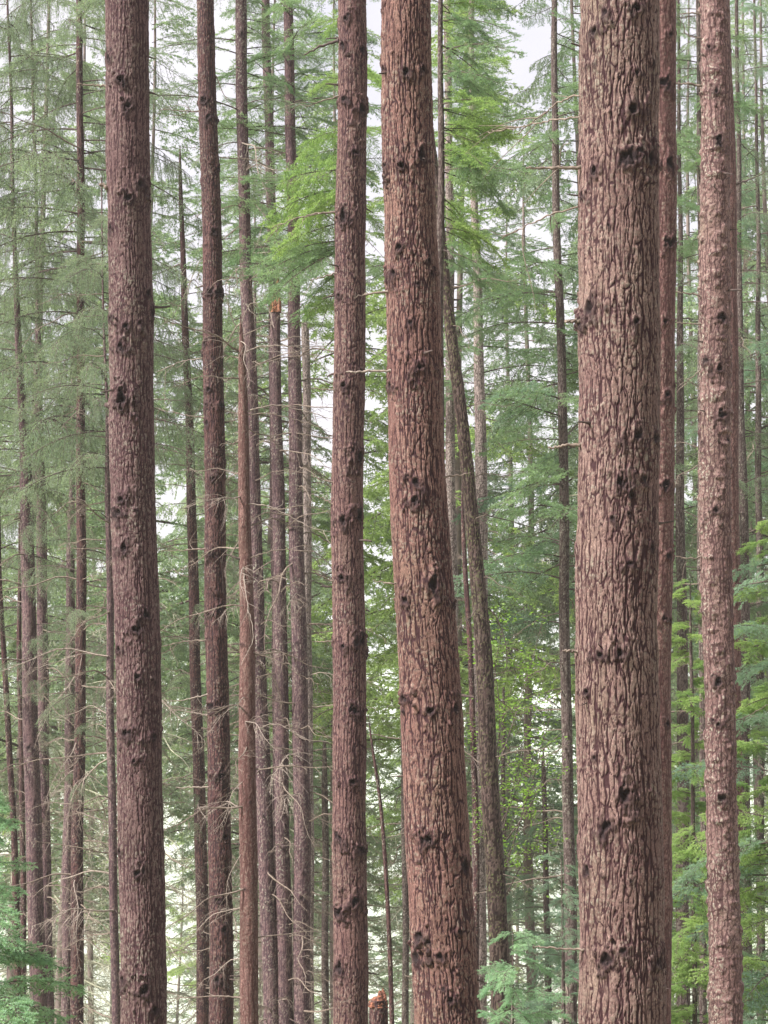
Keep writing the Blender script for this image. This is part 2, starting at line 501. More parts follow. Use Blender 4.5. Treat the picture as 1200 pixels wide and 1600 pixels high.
# ------------------------------------------------------------------ trunks
STY = {  # cell width, cell height, crack depth, crack sharpness, roughness
    'plate': dict(cu=0.025, cv=0.17, depth=0.0085, cw=0.115, rough=0.0032),
    'scaly': dict(cu=0.020, cv=0.11, depth=0.0065, cw=0.12, rough=0.0032),
    'fine':  dict(cu=0.018, cv=0.05, depth=0.004, cw=0.14, rough=0.003),
    'smooth': dict(cu=0.03, cv=0.09, depth=0.0022, cw=0.10, rough=0.003),
}
class Tree: pass

def make_tree(name, path, D, mat, style, label, cat='tree', group=None, z_top=None, knots=(), res=0.0065, dz=0.009,
              seed=1, rand_knots=10, lichen=0.25, bumpy=0.0, whorl=0.0, top_kind='taper', lean_y=0.0, trunk_label=None, flare=1.0):
    """path: (px, py, width px) from top to bottom"""
    rng = np.random.RandomState(seed)
    pa = sorted(path, key=lambda q: q[1])
    zs = np.array([P(q[0], q[1], D)[2] for q in pa])
    xs = np.array([P(q[0], q[1], D)[0] for q in pa])
    rs = np.array([q[2] * T(q[0], q[1], D) / FPX * 0.5 for q in pa])
    o = np.argsort(zs); zs, xs, rs = zs[o], xs[o], rs[o]
    # ends: carry on down into the ground and up out of the picture
    sl0 = (xs[1] - xs[0]) / (zs[1] - zs[0]); sl1 = (xs[-1] - xs[-2]) / (zs[-1] - zs[-2])
    gz = float(ground_z(xs[0], D)) - 0.25
    vis0 = P(600, 1600, D)[2] - 0.25
    vis1 = P(600, 0, D)[2] + 0.3
    if zs[0] > gz:
        xs = np.concatenate([[xs[0] - sl0 * (zs[0] - gz) * 0.7], xs]); rs = np.concatenate([[rs[0] * 1.06], rs]); zs = np.concatenate([[gz], zs])
    ztop = zs[-1]
    if z_top is not None and z_top > zs[-1] + 0.1:
        k = z_top - zs[-1]
        rtop = max(rs[-1] * 0.35, 0.012)
        xs = np.append(xs, xs[-1] + sl1 * k * 0.7); rs = np.append(rs, rtop); zs = np.append(zs, z_top); ztop = z_top
    # ring heights: dense where it can be seen, coarse elsewhere
    a = np.arange(gz, max(gz + .05, min(vis0, ztop)), 0.08)
    b = np.arange(max(gz, vis0), min(vis1, ztop), dz)
    c = np.arange(max(vis1, gz), ztop, 0.10)
    Z = np.unique(np.concatenate([a, b, c, [ztop]]))
    n = len(Z)
    def smooth(v, w=0.5):
        # smooth interpolation of the path by averaging shifted linear interpolations
        acc = 0
        offs = np.linspace(-w, w, 13)
        for d_ in offs: acc = acc + np.interp(Z + d_, zs, v) + (0)
        return acc / len(offs)
    CX = smooth(xs); RR = smooth(rs)
    CX = CX + 0.010 * np.sin(Z * 0.9 + seed) + 0.006 * np.sin(Z * 2.3 + seed * 2)
    CY = lean_y * (Z - gz) + 0.015 * np.sin(Z * 0.7 + seed * 3)
    fl = np.clip(1 - (Z - gz) / 1.0, 0, 1) ** 2 * 0.6 * flare
    RR = RR * (1 + fl)
    if top_kind == 'point':
        RR = RR * np.clip((ztop - Z) / 0.5, 0.05, 1) ** 0.5
    if whorl > 0:
        RR = RR * (1 + whorl * np.maximum(0, np.sin(Z * 2 * np.pi / 0.55 + 1.5 * np.sin(Z * 1.3 + seed))) ** 10)
    zz1 = Z * 2.2 + seed * 5.1
    RR = RR * (1 + 0.016 * vnoise(zz1, zz1 * 0, zz1 * 0, seed) + 0.010 * vnoise(zz1 * 3.1, zz1 * 0, zz1 * 0 + 4, seed))
    base = np.array([CX[0], D, gz])
    rm = float(np.median(RR)); circ = 2 * np.pi * rm
    ns = int(np.clip(circ / res, 14, 330))
    th = np.arange(ns) / ns * 2 * np.pi            # 0 = facing the camera (-Y)
    TH, ZZ = np.meshgrid(th, Z)
    RG = np.repeat(RR[:, None], ns, 1)
    S = STY[style]
    sx, sy = np.sin(TH), -np.cos(TH)
    X3, Y3 = sx * rm, sy * rm
    so = seed * 17.3
    w1 = vnoise(X3 * 9 + so, Y3 * 9, ZZ * 3.2, seed)
    w2 = vnoise(X3 * 22 + so, Y3 * 22, ZZ * 9, seed + 1)
    w3 = vnoise(X3 * 6, Y3 * 6 + so, ZZ * 6, seed + 2)
    nc = max(5, int(round(circ / S['cu'])))
    A_ = TH / (2 * np.pi) * nc + 0.8 * w1 + 0.40 * w2
    B_ = ZZ / S['cv'] + 0.6 * w3 + 0.2 * w2
    ia, ib = np.floor(A_), np.floor(B_)
    F1 = np.full(A_.shape, 9.0); F2 = np.full(A_.shape, 9.0); ID = np.zeros(A_.shape)
    for da in (-1, 0, 1):
        for db in (-2, -1, 0, 1):
            ca, cb = ia + da, ib + db
            wa = np.mod(ca, nc)
            ph = hash3(wa, wa * 0 + 3, wa * 0, seed + 4)
            jx = hash3(wa, cb, wa * 0, seed + 5); jy = hash3(wa, cb, wa * 0 + 1, seed + 6); hid = hash3(wa, cb, wa * 0 + 2, seed + 7)
            dd = np.sqrt((ca + 0.5 + (jx - 0.5) * 0.85 - A_) ** 2 + (cb + 0.5 + ph + (jy - 0.5) * 0.95 - B_) ** 2)
            m1 = dd < F1
            F2 = np.where(m1, F1, np.minimum(F2, dd)); ID = np.where(m1, hid, ID); F1 = np.where(m1, dd, F1)
    edge = F2 - F1
    w4 = vnoise(X3 * 45 + so, Y3 * 45, ZZ * 22, seed + 21)
    crack = 1 - sstep(0.0, S['cw'] * 1.6 * np.clip(0.85 + 0.5 * w3 + 0.5 * w4, 0.2, 2), edge)
    crack = crack * np.clip(0.85 + 0.5 * w1 + 0.35 * w4, 0.15, 1)
    # long wandering furrows that join the plates
    for q_, (fr, am) in enumerate([(0.62, 0.9), (0.45, 1.1)]):
        nl_ = max(3, int(round(nc * fr)))
        G_ = TH / (2 * np.pi) * nl_ + am * 0.6 * vnoise(X3 * 5, Y3 * 5 + so, ZZ * 2.3 + 7 * q_, seed + 30 + q_) + 0.30 * vnoise(X3 * 16, Y3 * 16, ZZ * 13, seed + 33 + q_) + 0.10 * w4
        dl = np.abs(G_ - np.round(G_)) / nl_ * circ
        idl = np.mod(np.round(G_), nl_)
        on = sstep(-0.25, 0.25, vnoise(idl * 3.7, idl * 0 + q_, ZZ * 2.6, seed + 36 + q_) + 0.15)
        wl = S['cu'] * 0.15 * np.clip(1 + 0.6 * w4 + 0.4 * w2, 0.3, 2)
        crack = np.maximum(crack, (1 - sstep(wl * 0.3, wl * 1.3, dl)) * on)
    # fine cross checks and flakes on the plate faces
    fl1 = vnoise(X3 * 34, Y3 * 34 + so, ZZ * 70, seed + 41); fl2 = vnoise(X3 * 80, Y3 * 80, ZZ * 45, seed + 42)
    chk = (1 - sstep(0.02, 0.10, np.abs(fl1))) * sstep(0.1, 0.4, w3 + 0.3)
    crack = np.maximum(crack, 0.45 * chk)
    disp = -S['depth'] * crack + S['depth'] * 0.15 * (ID - 0.5) + S['rough'] * (fl2 * 0.6 + fl1 * 0.6 + w2 * 0.4)
    if bumpy > 0:
        bmp = vnoise(X3 * 14, Y3 * 14, ZZ * 16, seed + 12); disp = disp + bumpy * np.maximum(0, bmp - 0.15) * 1.6
        disp = disp + bumpy * 0.8 * np.maximum(0, vnoise(X3 * 30, Y3 * 30, ZZ * 34, seed + 13) - 0.2)
    lich = np.clip(lichen * (1 + 1.4 * w3) + (0.5 * lichen) * vnoise(X3 * 2, Y3 * 2, ZZ * 0.8, seed + 15), 0, 1)
    if bumpy > 0.008: lich = np.clip(lich * (0.15 + 1.3 * sstep(-0.2, 0.7, -np.sin(TH) * 0.7 + 0.8 * vnoise(X3 * 3, Y3 * 3, ZZ * 1.7, seed + 50))), 0, 1)
    if bumpy > 0.008: lich = np.maximum(lich, 2.2 * np.maximum(0, bmp - 0.15) * (0.35 + 0.65 * sstep(-0.3, 0.5, -np.sin(TH)))).clip(0, 1)
    kn = np.zeros(A_.shape)
    KN = []
    for q in knots:
        px, py, sz = q[0], q[1], (q[2] if len(q) > 2 else 1.0)
        z = P(px, py, D)[2]
        cx = np.interp(z, Z, CX); r = np.interp(z, Z, RR)
        sa = np.clip((P(px, py, D)[0] - cx) / r, -0.98, 0.98)
        KN.append((math.asin(sa), z, sz * 1.2))
    for k in range(rand_knots):
        # branches grow in rings: most scars sit near the height of another one
        zk = rng.uniform(vis0, min(vis1, ztop)) if (not knots or rng.random() < 0.3) else KN[rng.randint(len(knots))][1] + rng.normal() * 0.035
        KN.append((rng.uniform(0, 2 * np.pi), zk, rng.uniform(0.35, 0.95) * min(1, rm / 0.12)))
    for ta, z, sz in KN:
        rk = 0.023 * sz * rng.uniform(0.75, 1.2)
        i0, i1 = np.searchsorted(Z, [z - rk * 5, z + rk * 4])
        if i1 <= i0: continue
        du = (np.mod(TH[i0:i1] - ta + np.pi, 2 * np.pi) - np.pi) * rm
        dv = ZZ[i0:i1] - z
        wob = np.clip(1 + 0.6 * w2[i0:i1] + 0.4 * w1[i0:i1] + 0.45 * w4[i0:i1] + 0.4 * fl2[i0:i1], 0.3, 3)
        d = np.sqrt(du ** 2 + (dv * 0.9) ** 2) / rk * wob
        disp[i0:i1] += 0.006 * sz * np.exp(-((d - 1.25) / 0.5) ** 2) + 0.012 * sz * np.exp(-(d / 2.0) ** 2) - 0.024 * sz * np.exp(-(d / 0.6) ** 2)
        kn[i0:i1] = np.maximum(kn[i0:i1], 1 - sstep(0.55, 1.15, d))
        kn[i0:i1] = np.maximum(kn[i0:i1], 0.5 * (1 - sstep(1.0, 2.4, d + np.where(dv > 0, 0.5, -0.2))))
        crack[i0:i1] = np.maximum(crack[i0:i1], 0.30 * np.exp(-(d / 2.0) ** 2))
    RG = RG * (1 + 0.02 * w3) + disp * min(1.0, rm / 0.09)
    V = np.stack([CX[:, None] + sx * RG, D + CY[:, None] + sy * RG, ZZ], -1).reshape(-1, 3)
    attr = np.stack([crack, kn, lich, ID], -1).reshape(-1, 4)
    i = np.arange(n - 1)[:, None] * ns; j = np.arange(ns)[None, :]; j2 = (j + 1) % ns
    F = np.stack([i + j, i + j2, i + ns + j2, i + ns + j], -1).reshape(-1, 4)
    # closing cap
    V = np.concatenate([V, [[CX[-1], D + CY[-1], ztop + (0.0 if top_kind != 'point' else 0.05)]]])
    attr = np.concatenate([attr, [[0.5, 0.5, 0, 0.5]]])
    jj = np.arange(ns)
    Fc = np.stack([(n - 1) * ns + jj, (n - 1) * ns + (jj + 1) % ns, np.full(ns, n * ns)], -1)
    me = mesh_from('trunk', V - base, [F, Fc], [mat], None, True, {'bark': attr})
    t = Tree()
    t.root = tag(empty(name, base), label, cat, group)
    t.trunk = link('trunk', me, t.root)
    if trunk_label: t.trunk['label'] = trunk_label
    t.base, t.D, t.Z, t.CX, t.CY, t.RR, t.rng = base, D, Z, CX, CY, RR, rng
    t.KN = KN
    t.ztop, t.gz = ztop, gz
    return t

def at_h(t, z):
    return np.array([np.interp(z, t.Z, t.CX), t.D + np.interp(z, t.Z, t.CY), z]), float(np.interp(z, t.Z, t.RR))

def zpy(t, py): return float(P(600, py, t.D)[2])

def grow(t, kinds, n, y0, y1, l0, l1, name='bough', el=(-10, 15), az=None):
    """n branches between photograph heights y0 (upper) and y1 (lower); length l0 at the top to l1 at the bottom; az measured from +X, counter-clockwise"""
    za, zb = zpy(t, y1), zpy(t, y0)
    za = max(za, t.gz + 0.5); zb = min(zb, t.ztop - 0.05)
    for k in range(n):
        f = (k + t.rng.random()) / n
        z = za + (zb - za) * f
        a = t.rng.uniform(0, 2 * np.pi) if az is None else R(t.rng.uniform(*az))
        e = R(t.rng.uniform(*el))
        c, r = at_h(t, z)
        d = np.array([math.cos(a) * math.cos(e), math.sin(a) * math.cos(e), math.sin(e)])
        Ln = (l1 + (l0 - l1) * f) * t.rng.uniform(0.7, 1.2)
        place(name, kinds[t.rng.randint(len(kinds))], t.root, c + d * r * 0.6 - t.base, d, Ln, t.rng)

def aim(t, kinds, root, tip, name='bough', dy=0.0, roll=None):
    """one branch from photograph point root to tip (dy = metres nearer or farther at the tip)"""
    z = zpy(t, root[1]); c, r = at_h(t, z)
    e = P(tip[0], tip[1], t.D); e[1] += dy
    d = e - c; Ln = float(np.linalg.norm(d)); d = d / Ln
    return place(name, kinds[t.rng.randint(len(kinds))], t.root, c + d * r * 0.6 - t.base, d, Ln - r * 0.6, t.rng, roll)

def own_branch(t, pts, r0, name='dead_branch', mat=None, twigs=0, r1=0.003, dy=0.0, tl=0.35):
    """a branch of its own shape through photograph points; starts on the trunk"""
    rng = t.rng
    W = [P(px, py, t.D) for px, py in pts]
    z = W[0][2]; c, r = at_h(t, z)
    m = len(W)
    for i in range(m): W[i][1] += (dy * i / (m - 1)) - (r * 0.3)
    W[0] = np.array([c[0] + (W[0][0] - c[0]) * 0.8, W[0][1], W[0][2]])
    W = np.array(W)
    u = np.linspace(0, 1, m); uu = np.linspace(0, 1, 6 * m)
    cr = np.stack([np.interp(uu, u, W[:, i]) for i in range(3)], 1)
    for _ in range(3): cr[1:-1] = (cr[:-2] + cr[1:-1] * 2 + cr[2:]) / 4
    cr += rng.normal(size=cr.shape) * 0.004
    g = Geo()
    rad = r0 + (r1 - r0) * uu ** 0.8
    rad = rad * (1 + 0.10 * rng.normal(size=len(uu))); rad[0] *= 1.35
    g.tube(cr, rad, 6, 0)
    g.tube(np.stack([cr[-1], cr[-1] + (cr[-1] - cr[-2]) * 0.05]), [rad[-1], 0.0005], 6, 0)
    for k in range(twigs):
        i = rng.randint(len(uu) // 4, len(uu) - 1)
        d = cr[i] - cr[i - 1]; d /= np.linalg.norm(d) + 1e-9
        d = d * 0.7 + rng.normal(size=3) * np.array([.4, .5, .5]); d /= np.linalg.norm(d)
        tt = np.linspace(0, 1, 7); l = tl * rng.uniform(0.3, 1.2)
        tw = cr[i] + d * (l * tt)[:, None] - np.array([0, 0, 1]) * (l * 0.5 * rng.random() * tt ** 2)[:, None] + rng.normal(size=3) * 0.08 * l * np.sin(tt * 5)[:, None]
        g.tube(tw, 0.0028 * (1 - tt) + 0.0012, 4, 0)
    me = g.mesh(name, [mat or M_TWIG], True)
    V = np.empty(len(me.vertices) * 3, np.float32); me.vertices.foreach_get('co', V)
    V = V.reshape(-1, 3) - t.base.astype(np.float32); me.vertices.foreach_set('co', V.ravel()); me.update()
    return link(name, me, t.root)

def knot_stubs(t, m):
    for ta, z, sz in t.KN[:m]:
        if t.rng.random() < 0.35: continue
        c, r = at_h(t, z)
        d = np.array([math.sin(ta), -math.cos(ta), t.rng.uniform(-0.5, 0.35)]); d /= np.linalg.norm(d)
        place('branch_stub', STUB[t.rng.randint(5)], t.root, c + d * (r - 0.018) - t.base, d, t.rng.uniform(0.025, 0.055) * sz, t.rng)

def stubs(t, n, y0=0, y1=1600, side_only=False):
    za, zb = max(zpy(t, y1), t.gz + .3), min(zpy(t, y0), t.ztop - .05)
    for k in range(n):
        z = za + (zb - za) * (k + t.rng.random()) / n
        a = t.rng.choice([0, np.pi]) + t.rng.normal() * 0.5 if side_only else t.rng.uniform(0, 2 * np.pi)
        c, r = at_h(t, z)
        e = t.rng.uniform(-0.3, 0.4)
        d = np.array([math.cos(a), math.sin(a), e]); d /= np.linalg.norm(d)
        place('branch_stub', STUB[t.rng.randint(5)], t.root, c + d * (r - 0.02) - t.base, d, t.rng.uniform(0.05, 0.16) * min(1, r / 0.08 + 0.3), t.rng)

# ------------------------------------------------------------------ the setting: forest floor
def build_ground():
    xs = np.concatenate([np.linspace(-2500, -130, 14), np.linspace(-120, 120, 121), np.linspace(130, 2500, 14)])
    ys = np.concatenate([np.linspace(-300, -50, 8), np.linspace(-44, 200, 123), np.linspace(220, 4500, 20)])
    X, Y = np.meshgrid(xs, ys)
    Zg = ground_z(X, Y) + 0.12 * vnoise(X * 0.9, Y * 0.9, X * 0, 3) * (np.abs(X) < 125) + 0.05 * vnoise(X * 2.2, Y * 2.2, X * 0, 4) * (np.abs(X) < 125)
    V = np.stack([X, Y, Zg], -1).reshape(-1, 3)
    nx = len(xs)
    i = np.arange(len(ys) - 1)[:, None] * nx; j = np.arange(nx - 1)[None, :]
    F = np.stack([i + j, i + j + 1, i + nx + j + 1, i + nx + j], -1).reshape(-1, 4)
    m, nt, out = new_mat('forest_floor')
    L = nt.links.new
    tc = N(nt, 'ShaderNodeTexCoord')
    n1 = N(nt, 'ShaderNodeTexNoise', Scale=0.5, Detail=6.0)
    n2 = N(nt, 'ShaderNodeTexNoise', Scale=8.0, Detail=5.0)
    L(tc.outputs['Object'], n1.inputs['Vector']); L(tc.outputs['Object'], n2.inputs['Vector'])
    r = N(nt, 'ShaderNodeMapRange'); r.inputs['From Min'].default_value = 0.42; r.inputs['From Max'].default_value = 0.6
    L(n1.outputs['Fac'], r.inputs['Value'])
    c = mixc(nt, n2.outputs['Fac'], mixc(nt, r.outputs[0], (0.16, 0.11, 0.08), (0.13, 0.19, 0.07)), (0.22, 0.20, 0.13))
    # beyond the stand the slope runs out into an open pale meadow
    sx_ = N(nt, 'ShaderNodeSeparateXYZ'); L(tc.outputs['Object'], sx_.inputs[0])
    ad_ = N(nt, 'ShaderNodeMath', operation='MULTIPLY_ADD'); ad_.inputs[1].default_value = 22.0
    L(n1.outputs['Fac'], ad_.inputs[0]); L(sx_.outputs['Y'], ad_.inputs[2])
    r5 = N(nt, 'ShaderNodeMapRange'); r5.inputs['From Min'].default_value = 106.0; r5.inputs['From Max'].default_value = 116.0
    L(ad_.outputs[0], r5.inputs['Value'])
    n6 = N(nt, 'ShaderNodeTexNoise', Scale=0.06, Detail=5.0); L(tc.outputs['Object'], n6.inputs['Vector'])
    c = mixc(nt, r5.outputs[0], c, mixc(nt, n6.outputs['Fac'], (0.33, 0.39, 0.29), (0.46, 0.49, 0.42)))
    b = N(nt, 'ShaderNodeBsdfPrincipled', Roughness=0.95)
    L(c, b.inputs['Base Color'])
    L(b.outputs[0], out.inputs['Surface'])
    o = link('ground', mesh_from('ground', V, [F], [m], None, True))
    o['kind'] = 'structure'
build_ground()

# ------------------------------------------------------------------ the near trunks
G_NEAR = 'tall conifers in the foreground of the stand'
G_MID = 'slimmer conifers in the middle distance'
G_FAR = 'distant conifers filling the forest behind'

big = make_tree('conifer_tree', [(965, 0, 124), (966, 530, 126), (967, 1060, 129), (973, 1600, 136)], 13.4, M_PLATE, 'plate',
    'thickest conifer trunk right of centre, light brown bark in deep plated furrows', group=G_NEAR, z_top=13,
    knots=[(990, 30, 1.2), (924, 62), (988, 130), (983, 185, 1.3), (915, 112, .7), (924, 278, 1.1), (976, 260, 1.1), (1010, 258, 1.1), (908, 310, .9), (918, 490, 1.2),
           (988, 512), (992, 250, .6), (963, 760, 1.0), (1018, 690, .9), (988, 688, .8), (1012, 858, .8), (978, 885, .7), (932, 1025, 1.1), (962, 1022, 1.1), (912, 1082, 1.1), (968, 1240, 1.2),
           (942, 1287, 1.0), (1020, 1496, 1.0), (942, 1494, 1.2), (965, 1478, .8), (915, 1355, .8), (980, 780, .5), (945, 365, .5), (1015, 110, .7), (907, 505, .9), (950, 815, .5)],
    res=0.0050, dz=0.0085, seed=3, rand_knots=26, lichen=0.3)
mid4 = make_tree('conifer_tree', [(631, 0, 79), (638, 265, 81), (647, 530, 85), (658, 800, 90), (671, 1060, 96), (684, 1330, 100), (697, 1600, 104)], 16.0, M_PLATERED, 'plate',
    'second thickest trunk, leaning left of centre, plated brown bark with dark knots', group=G_NEAR, z_top=14,
    knots=[(635, 123, 1.1), (660, 115), (600, 112), (628, 268, 1.3), (658, 253, 1.1), (602, 262), (625, 393, 1.2), (668, 413), (615, 432), (655, 580, 1.3), (610, 605),
           (648, 757, 1.1), (647, 785, 1.1), (675, 915, 1.3), (633, 940, 1.2), (706, 945), (672, 1110, 1.1), (710, 1105), (632, 1090), (670, 1310, 1.2), (727, 1352),
           (656, 1457, 1.1), (715, 1450), (685, 1488, 1.1), (650, 1495), (703, 1555), (597, 20, .8), (690, 560, .7)],
    res=0.0050, dz=0.0085, seed=8, rand_knots=26, lichen=0.3)
left1 = make_tree('conifer_tree', [(195, 0, 68), (200, 265, 68), (205, 530, 69), (211, 800, 70), (216, 1060, 70), (220, 1330, 71), (223, 1600, 72)], 17.9, M_SCALYMAUVE, 'scaly',
    'stout purplish brown trunk on the left with finely cracked scaly bark', group=G_NEAR, z_top=15,
    knots=[(192, 133, 1.4), (205, 173), (172, 95, .8), (221, 293, 1.1), (205, 317, 1.3), (200, 515, 1.2), (192, 545), (195, 628, 1.9), (193, 783, 1.2), (190, 803), (215, 985, 1.1),
           (189, 1015, 1.1), (220, 1058, 1.1), (199, 1145, 1.1), (214, 1188), (243, 1150), (190, 1330), (218, 1362, 1.1), (195, 1527), (228, 1545, 1.3), (245, 1572), (197, 857), (232, 460, .8), (175, 500, .8)],
    res=0.0052, dz=0.0085, seed=14, rand_knots=24, lichen=0.28)
t2 = make_tree('conifer_tree', [(321, 0, 27), (328, 250, 29), (332, 530, 31), (337, 800, 33), (340, 1060, 35), (343, 1330, 36), (345, 1600, 38)], 24.5, M_DARK, 'scaly',
    'slim dark trunk, second from the left of the sharp ones, swollen at its whorls', group=G_NEAR, z_top=17, whorl=0.05,
    knots=[(318, 160), (326, 187, .8), (341, 265), (330, 460), (335, 365), (345, 460), (321, 540), (328, 610), (346, 635), (333, 750), (330, 865), (327, 960), (344, 953, 1.2),
           (330, 1105), (347, 1212, 1.2), (352, 1305), (342, 1405), (338, 1530), (352, 1450)], res=0.0062, dz=0.011, seed=21, rand_knots=24, lichen=0.15)
c3 = make_tree('conifer_tree', [(549, 0, 44), (548, 265, 47), (546, 530, 49), (545, 800, 50), (546, 1060, 52), (545, 1330, 53), (546, 1600, 56)], 19.5, M_SCALY, 'scaly',
    'straight medium trunk just left of the centre, pinkish along its left edge', group=G_NEAR, z_top=15,
    knots=[(540, 35), (535, 75), (538, 160), (553, 243), (565, 175, 1.1), (537, 345, 1.2), (530, 465), (537, 605), (563, 582), (562, 712, 1.2), (537, 815), (562, 808), (535, 905, 1.2),
           (565, 1002), (537, 1010), (555, 1110, 1.2), (550, 1220, 1.2), (532, 1308), (555, 1405, 1.2), (530, 1425), (565, 1325), (530, 1510)],
    res=0.0052, dz=0.009, seed=33, rand_knots=24, lichen=0.25)
r6 = make_tree('conifer_tree', [(1031, 0, 56), (1027, 400, 56), (1023, 900, 56), (1020, 1600, 58)], 18.7, M_SMOOTH, 'smooth',
    'smooth reddish trunk half hidden close behind the thickest trunk', group=G_NEAR, z_top=14,
    knots=[(1043, 260, 1.1), (1032, 135), (1045, 385), (1036, 507, 1.1), (1039, 620, 1.2), (1036, 760), (1040, 870), (1043, 970), (1040, 1130, .8), (1045, 60)],
    res=0.007, dz=0.011, seed=41, rand_knots=8, lichen=0.15)
r7 = make_tree('conifer_tree', [(1116, 0, 44), (1116, 265, 46), (1117, 530, 48), (1120, 800, 50), (1124, 1060, 46), (1128, 1330, 48), (1132, 1600, 52)], 20.5, M_LICHEN, 'smooth',
    'knobbly trunk near the right edge crusted with pale lichen lumps', group=G_NEAR, z_top=14, bumpy=0.018,
    knots=[(1105, 80), (1116, 150, 1.1), (1120, 225, 1.1), (1126, 500), (1120, 580, 1.1), (1125, 652, 1.2), (1102, 565, .8), (1116, 800), (1118, 1065), (1124, 1247, 1.1), (1112, 1125, .8), (1135, 690, .7)],
    res=0.0065, dz=0.009, seed=52, rand_knots=10, lichen=0.45)
r8 = make_tree('conifer_tree', [(1126, 0, 30), (1134, 300, 32), (1139, 700, 33), (1143, 1100, 30), (1146, 1600, 32)], 27, M_SMOOTH, 'smooth',
    'thin reddish trunk peeping out right behind the lichen crusted trunk', group=G_NEAR, z_top=14, res=0.010, dz=0.015, seed=57, rand_knots=14, lichen=0.15)

# torn and live branches on the near trunks
for t, pts, r0, kw in [
    (mid4, [(600, 458), (575, 461), (553, 467)], 0.011, dict(twigs=1, tl=.08)),
    (mid4, [(604, 582), (580, 581), (560, 583), (541, 583)], 0.011, dict(r1=.006, mat=M_TWIGP)),
    (mid4, [(700, 746), (720, 744), (735, 741)], 0.009, dict()),
    (mid4, [(617, 914), (600, 911), (583, 908)], 0.010, dict()),
    (big, [(905, 150), (880, 147), (850, 160), (815, 175)], 0.007, dict(twigs=3, mat=M_TWIG, dy=.6)),
    (big, [(904, 186), (870, 178), (840, 172), (800, 168), (770, 160)], 0.007, dict(twigs=3, mat=M_TWIG, dy=.8)),
    (big, [(904, 266), (870, 267), (845, 267), (820, 268)], 0.014, dict(twigs=2, r1=.006)),
    (big, [(904, 325), (870, 327), (830, 337), (790, 350)], 0.007, dict(twigs=3, mat=M_TWIG, dy=.5)),
    (big, [(905, 505), (895, 506), (883, 505)], 0.016, dict(r1=.009)),
    (big, [(905, 696), (880, 699), (855, 702)], 0.014, dict(r1=.006)),
    (big, [(906, 1018), (892, 1018), (878, 1017)], 0.012, dict(r1=.006)),
    (big, [(905, 1482), (880, 1480), (840, 1478), (830, 1477)], 0.009, dict(r1=.004)),
    (left1, [(163, 138), (145, 136), (122, 134)], 0.011, dict(r1=.006)),
    (left1, [(169, 302), (164, 292), (157, 290)], 0.020, dict(r1=.013)),
    (r7, [(1094, 25), (1075, 22), (1060, 24)], 0.011, dict(twigs=1)),
    (r7, [(1094, 62), (1078, 60), (1068, 52)], 0.008, dict(twigs=1)),
    (r7, [(1094, 136), (1075, 133), (1055, 132)], 0.013, dict(r1=.007)),
    (r7, [(1093, 465), (1080, 460), (1053, 458)], 0.012, dict(r1=.006)),
    (r7, [(1093, 508), (1075, 507), (1055, 505)], 0.008, dict(r1=.005)),
    (r7, [(1093, 575), (1075, 595), (1055, 615)], 0.007, dict(r1=.004, twigs=1)),
    (r7, [(1098, 870), (1075, 874), (1052, 868), (1030, 880)], 0.010, dict(twigs=1)),
    (r7, [(1140, 1130), (1165, 1120), (1200, 1100)], 0.008, dict(twigs=2)),
    (r8, [(1150, 290), (1175, 280), (1205, 265)], 0.014, dict(twigs=3, mat=M_LIMB)),
    (c3, [(525, 65), (500, 74), (475, 88)], 0.017, dict(twigs=2, r1=.006, mat=M_LIMB)),
    (c3, [(525, 152), (500, 160), (475, 170)], 0.009, dict(twigs=2)),
    (c3, [(523, 333), (495, 335), (465, 342), (425, 356)], 0.012, dict(twigs=4, mat=M_TWIG)),
    (c3, [(523, 428), (500, 435), (485, 440)], 0.010, dict(twigs=1)),
    (c3, [(521, 612), (505, 609), (487, 608)], 0.009, dict()),
    (c3, [(521, 755), (500, 750), (487, 742)], 0.009, dict(twigs=1)),
    (c3, [(520, 790), (500, 778), (487, 772)], 0.009, dict()),
    (c3, [(520, 910), (505, 903), (490, 890)], 0.010, dict(twigs=1)),
    (c3, [(518, 1002), (500, 1003), (488, 1003)], 0.009, dict()),
    (t2, [(318, 858), (290, 860), (252, 862)], 0.013, dict(twigs=3)),
    (t2, [(321, 1085), (290, 1093), (254, 1097)], 0.012, dict(twigs=3, mat=M_TWIGP)),
    (t2, [(321, 1118), (290, 1111), (255, 1107)], 0.011, dict(twigs=2, mat=M_TWIGP)),
    (t2, [(323, 1230), (300, 1230), (275, 1231)], 0.012, dict(r1=.007, mat=M_TWIGP)),
    (t2, [(322, 1000), (290, 1002), (255, 1010)], 0.010, dict(twigs=4)),
    (t2, [(354, 1450), (370, 1455), (385, 1462)], 0.009, dict(twigs=1)),
    (t2, [(318, 655), (285, 648), (245, 640)], 0.009, dict(twigs=4)),
    (t2, [(317, 560), (285, 565), (245, 582)], 0.008, dict(twigs=4, mat=M_TWIGP)),
    (t2, [(314, 175), (290, 175), (250, 172)], 0.011, dict(twigs=4)),
    (t2, [(342, 120), (350, 150), (368, 162)], 0.007, dict(twigs=1)),
]: own_branch(t, pts, r0, **kw)
knot_stubs(big, 26); knot_stubs(mid4, 25); knot_stubs(left1, 22); knot_stubs(c3, 20); knot_stubs(t2, 18); knot_stubs(r6, 9); knot_stubs(r7, 11)
stubs(big, 6); stubs(mid4, 8); stubs(left1, 12, side_only=True); stubs(t2, 22); stubs(c3, 14, side_only=True); stubs(r6, 6); stubs(r7, 26); stubs(r8, 12)

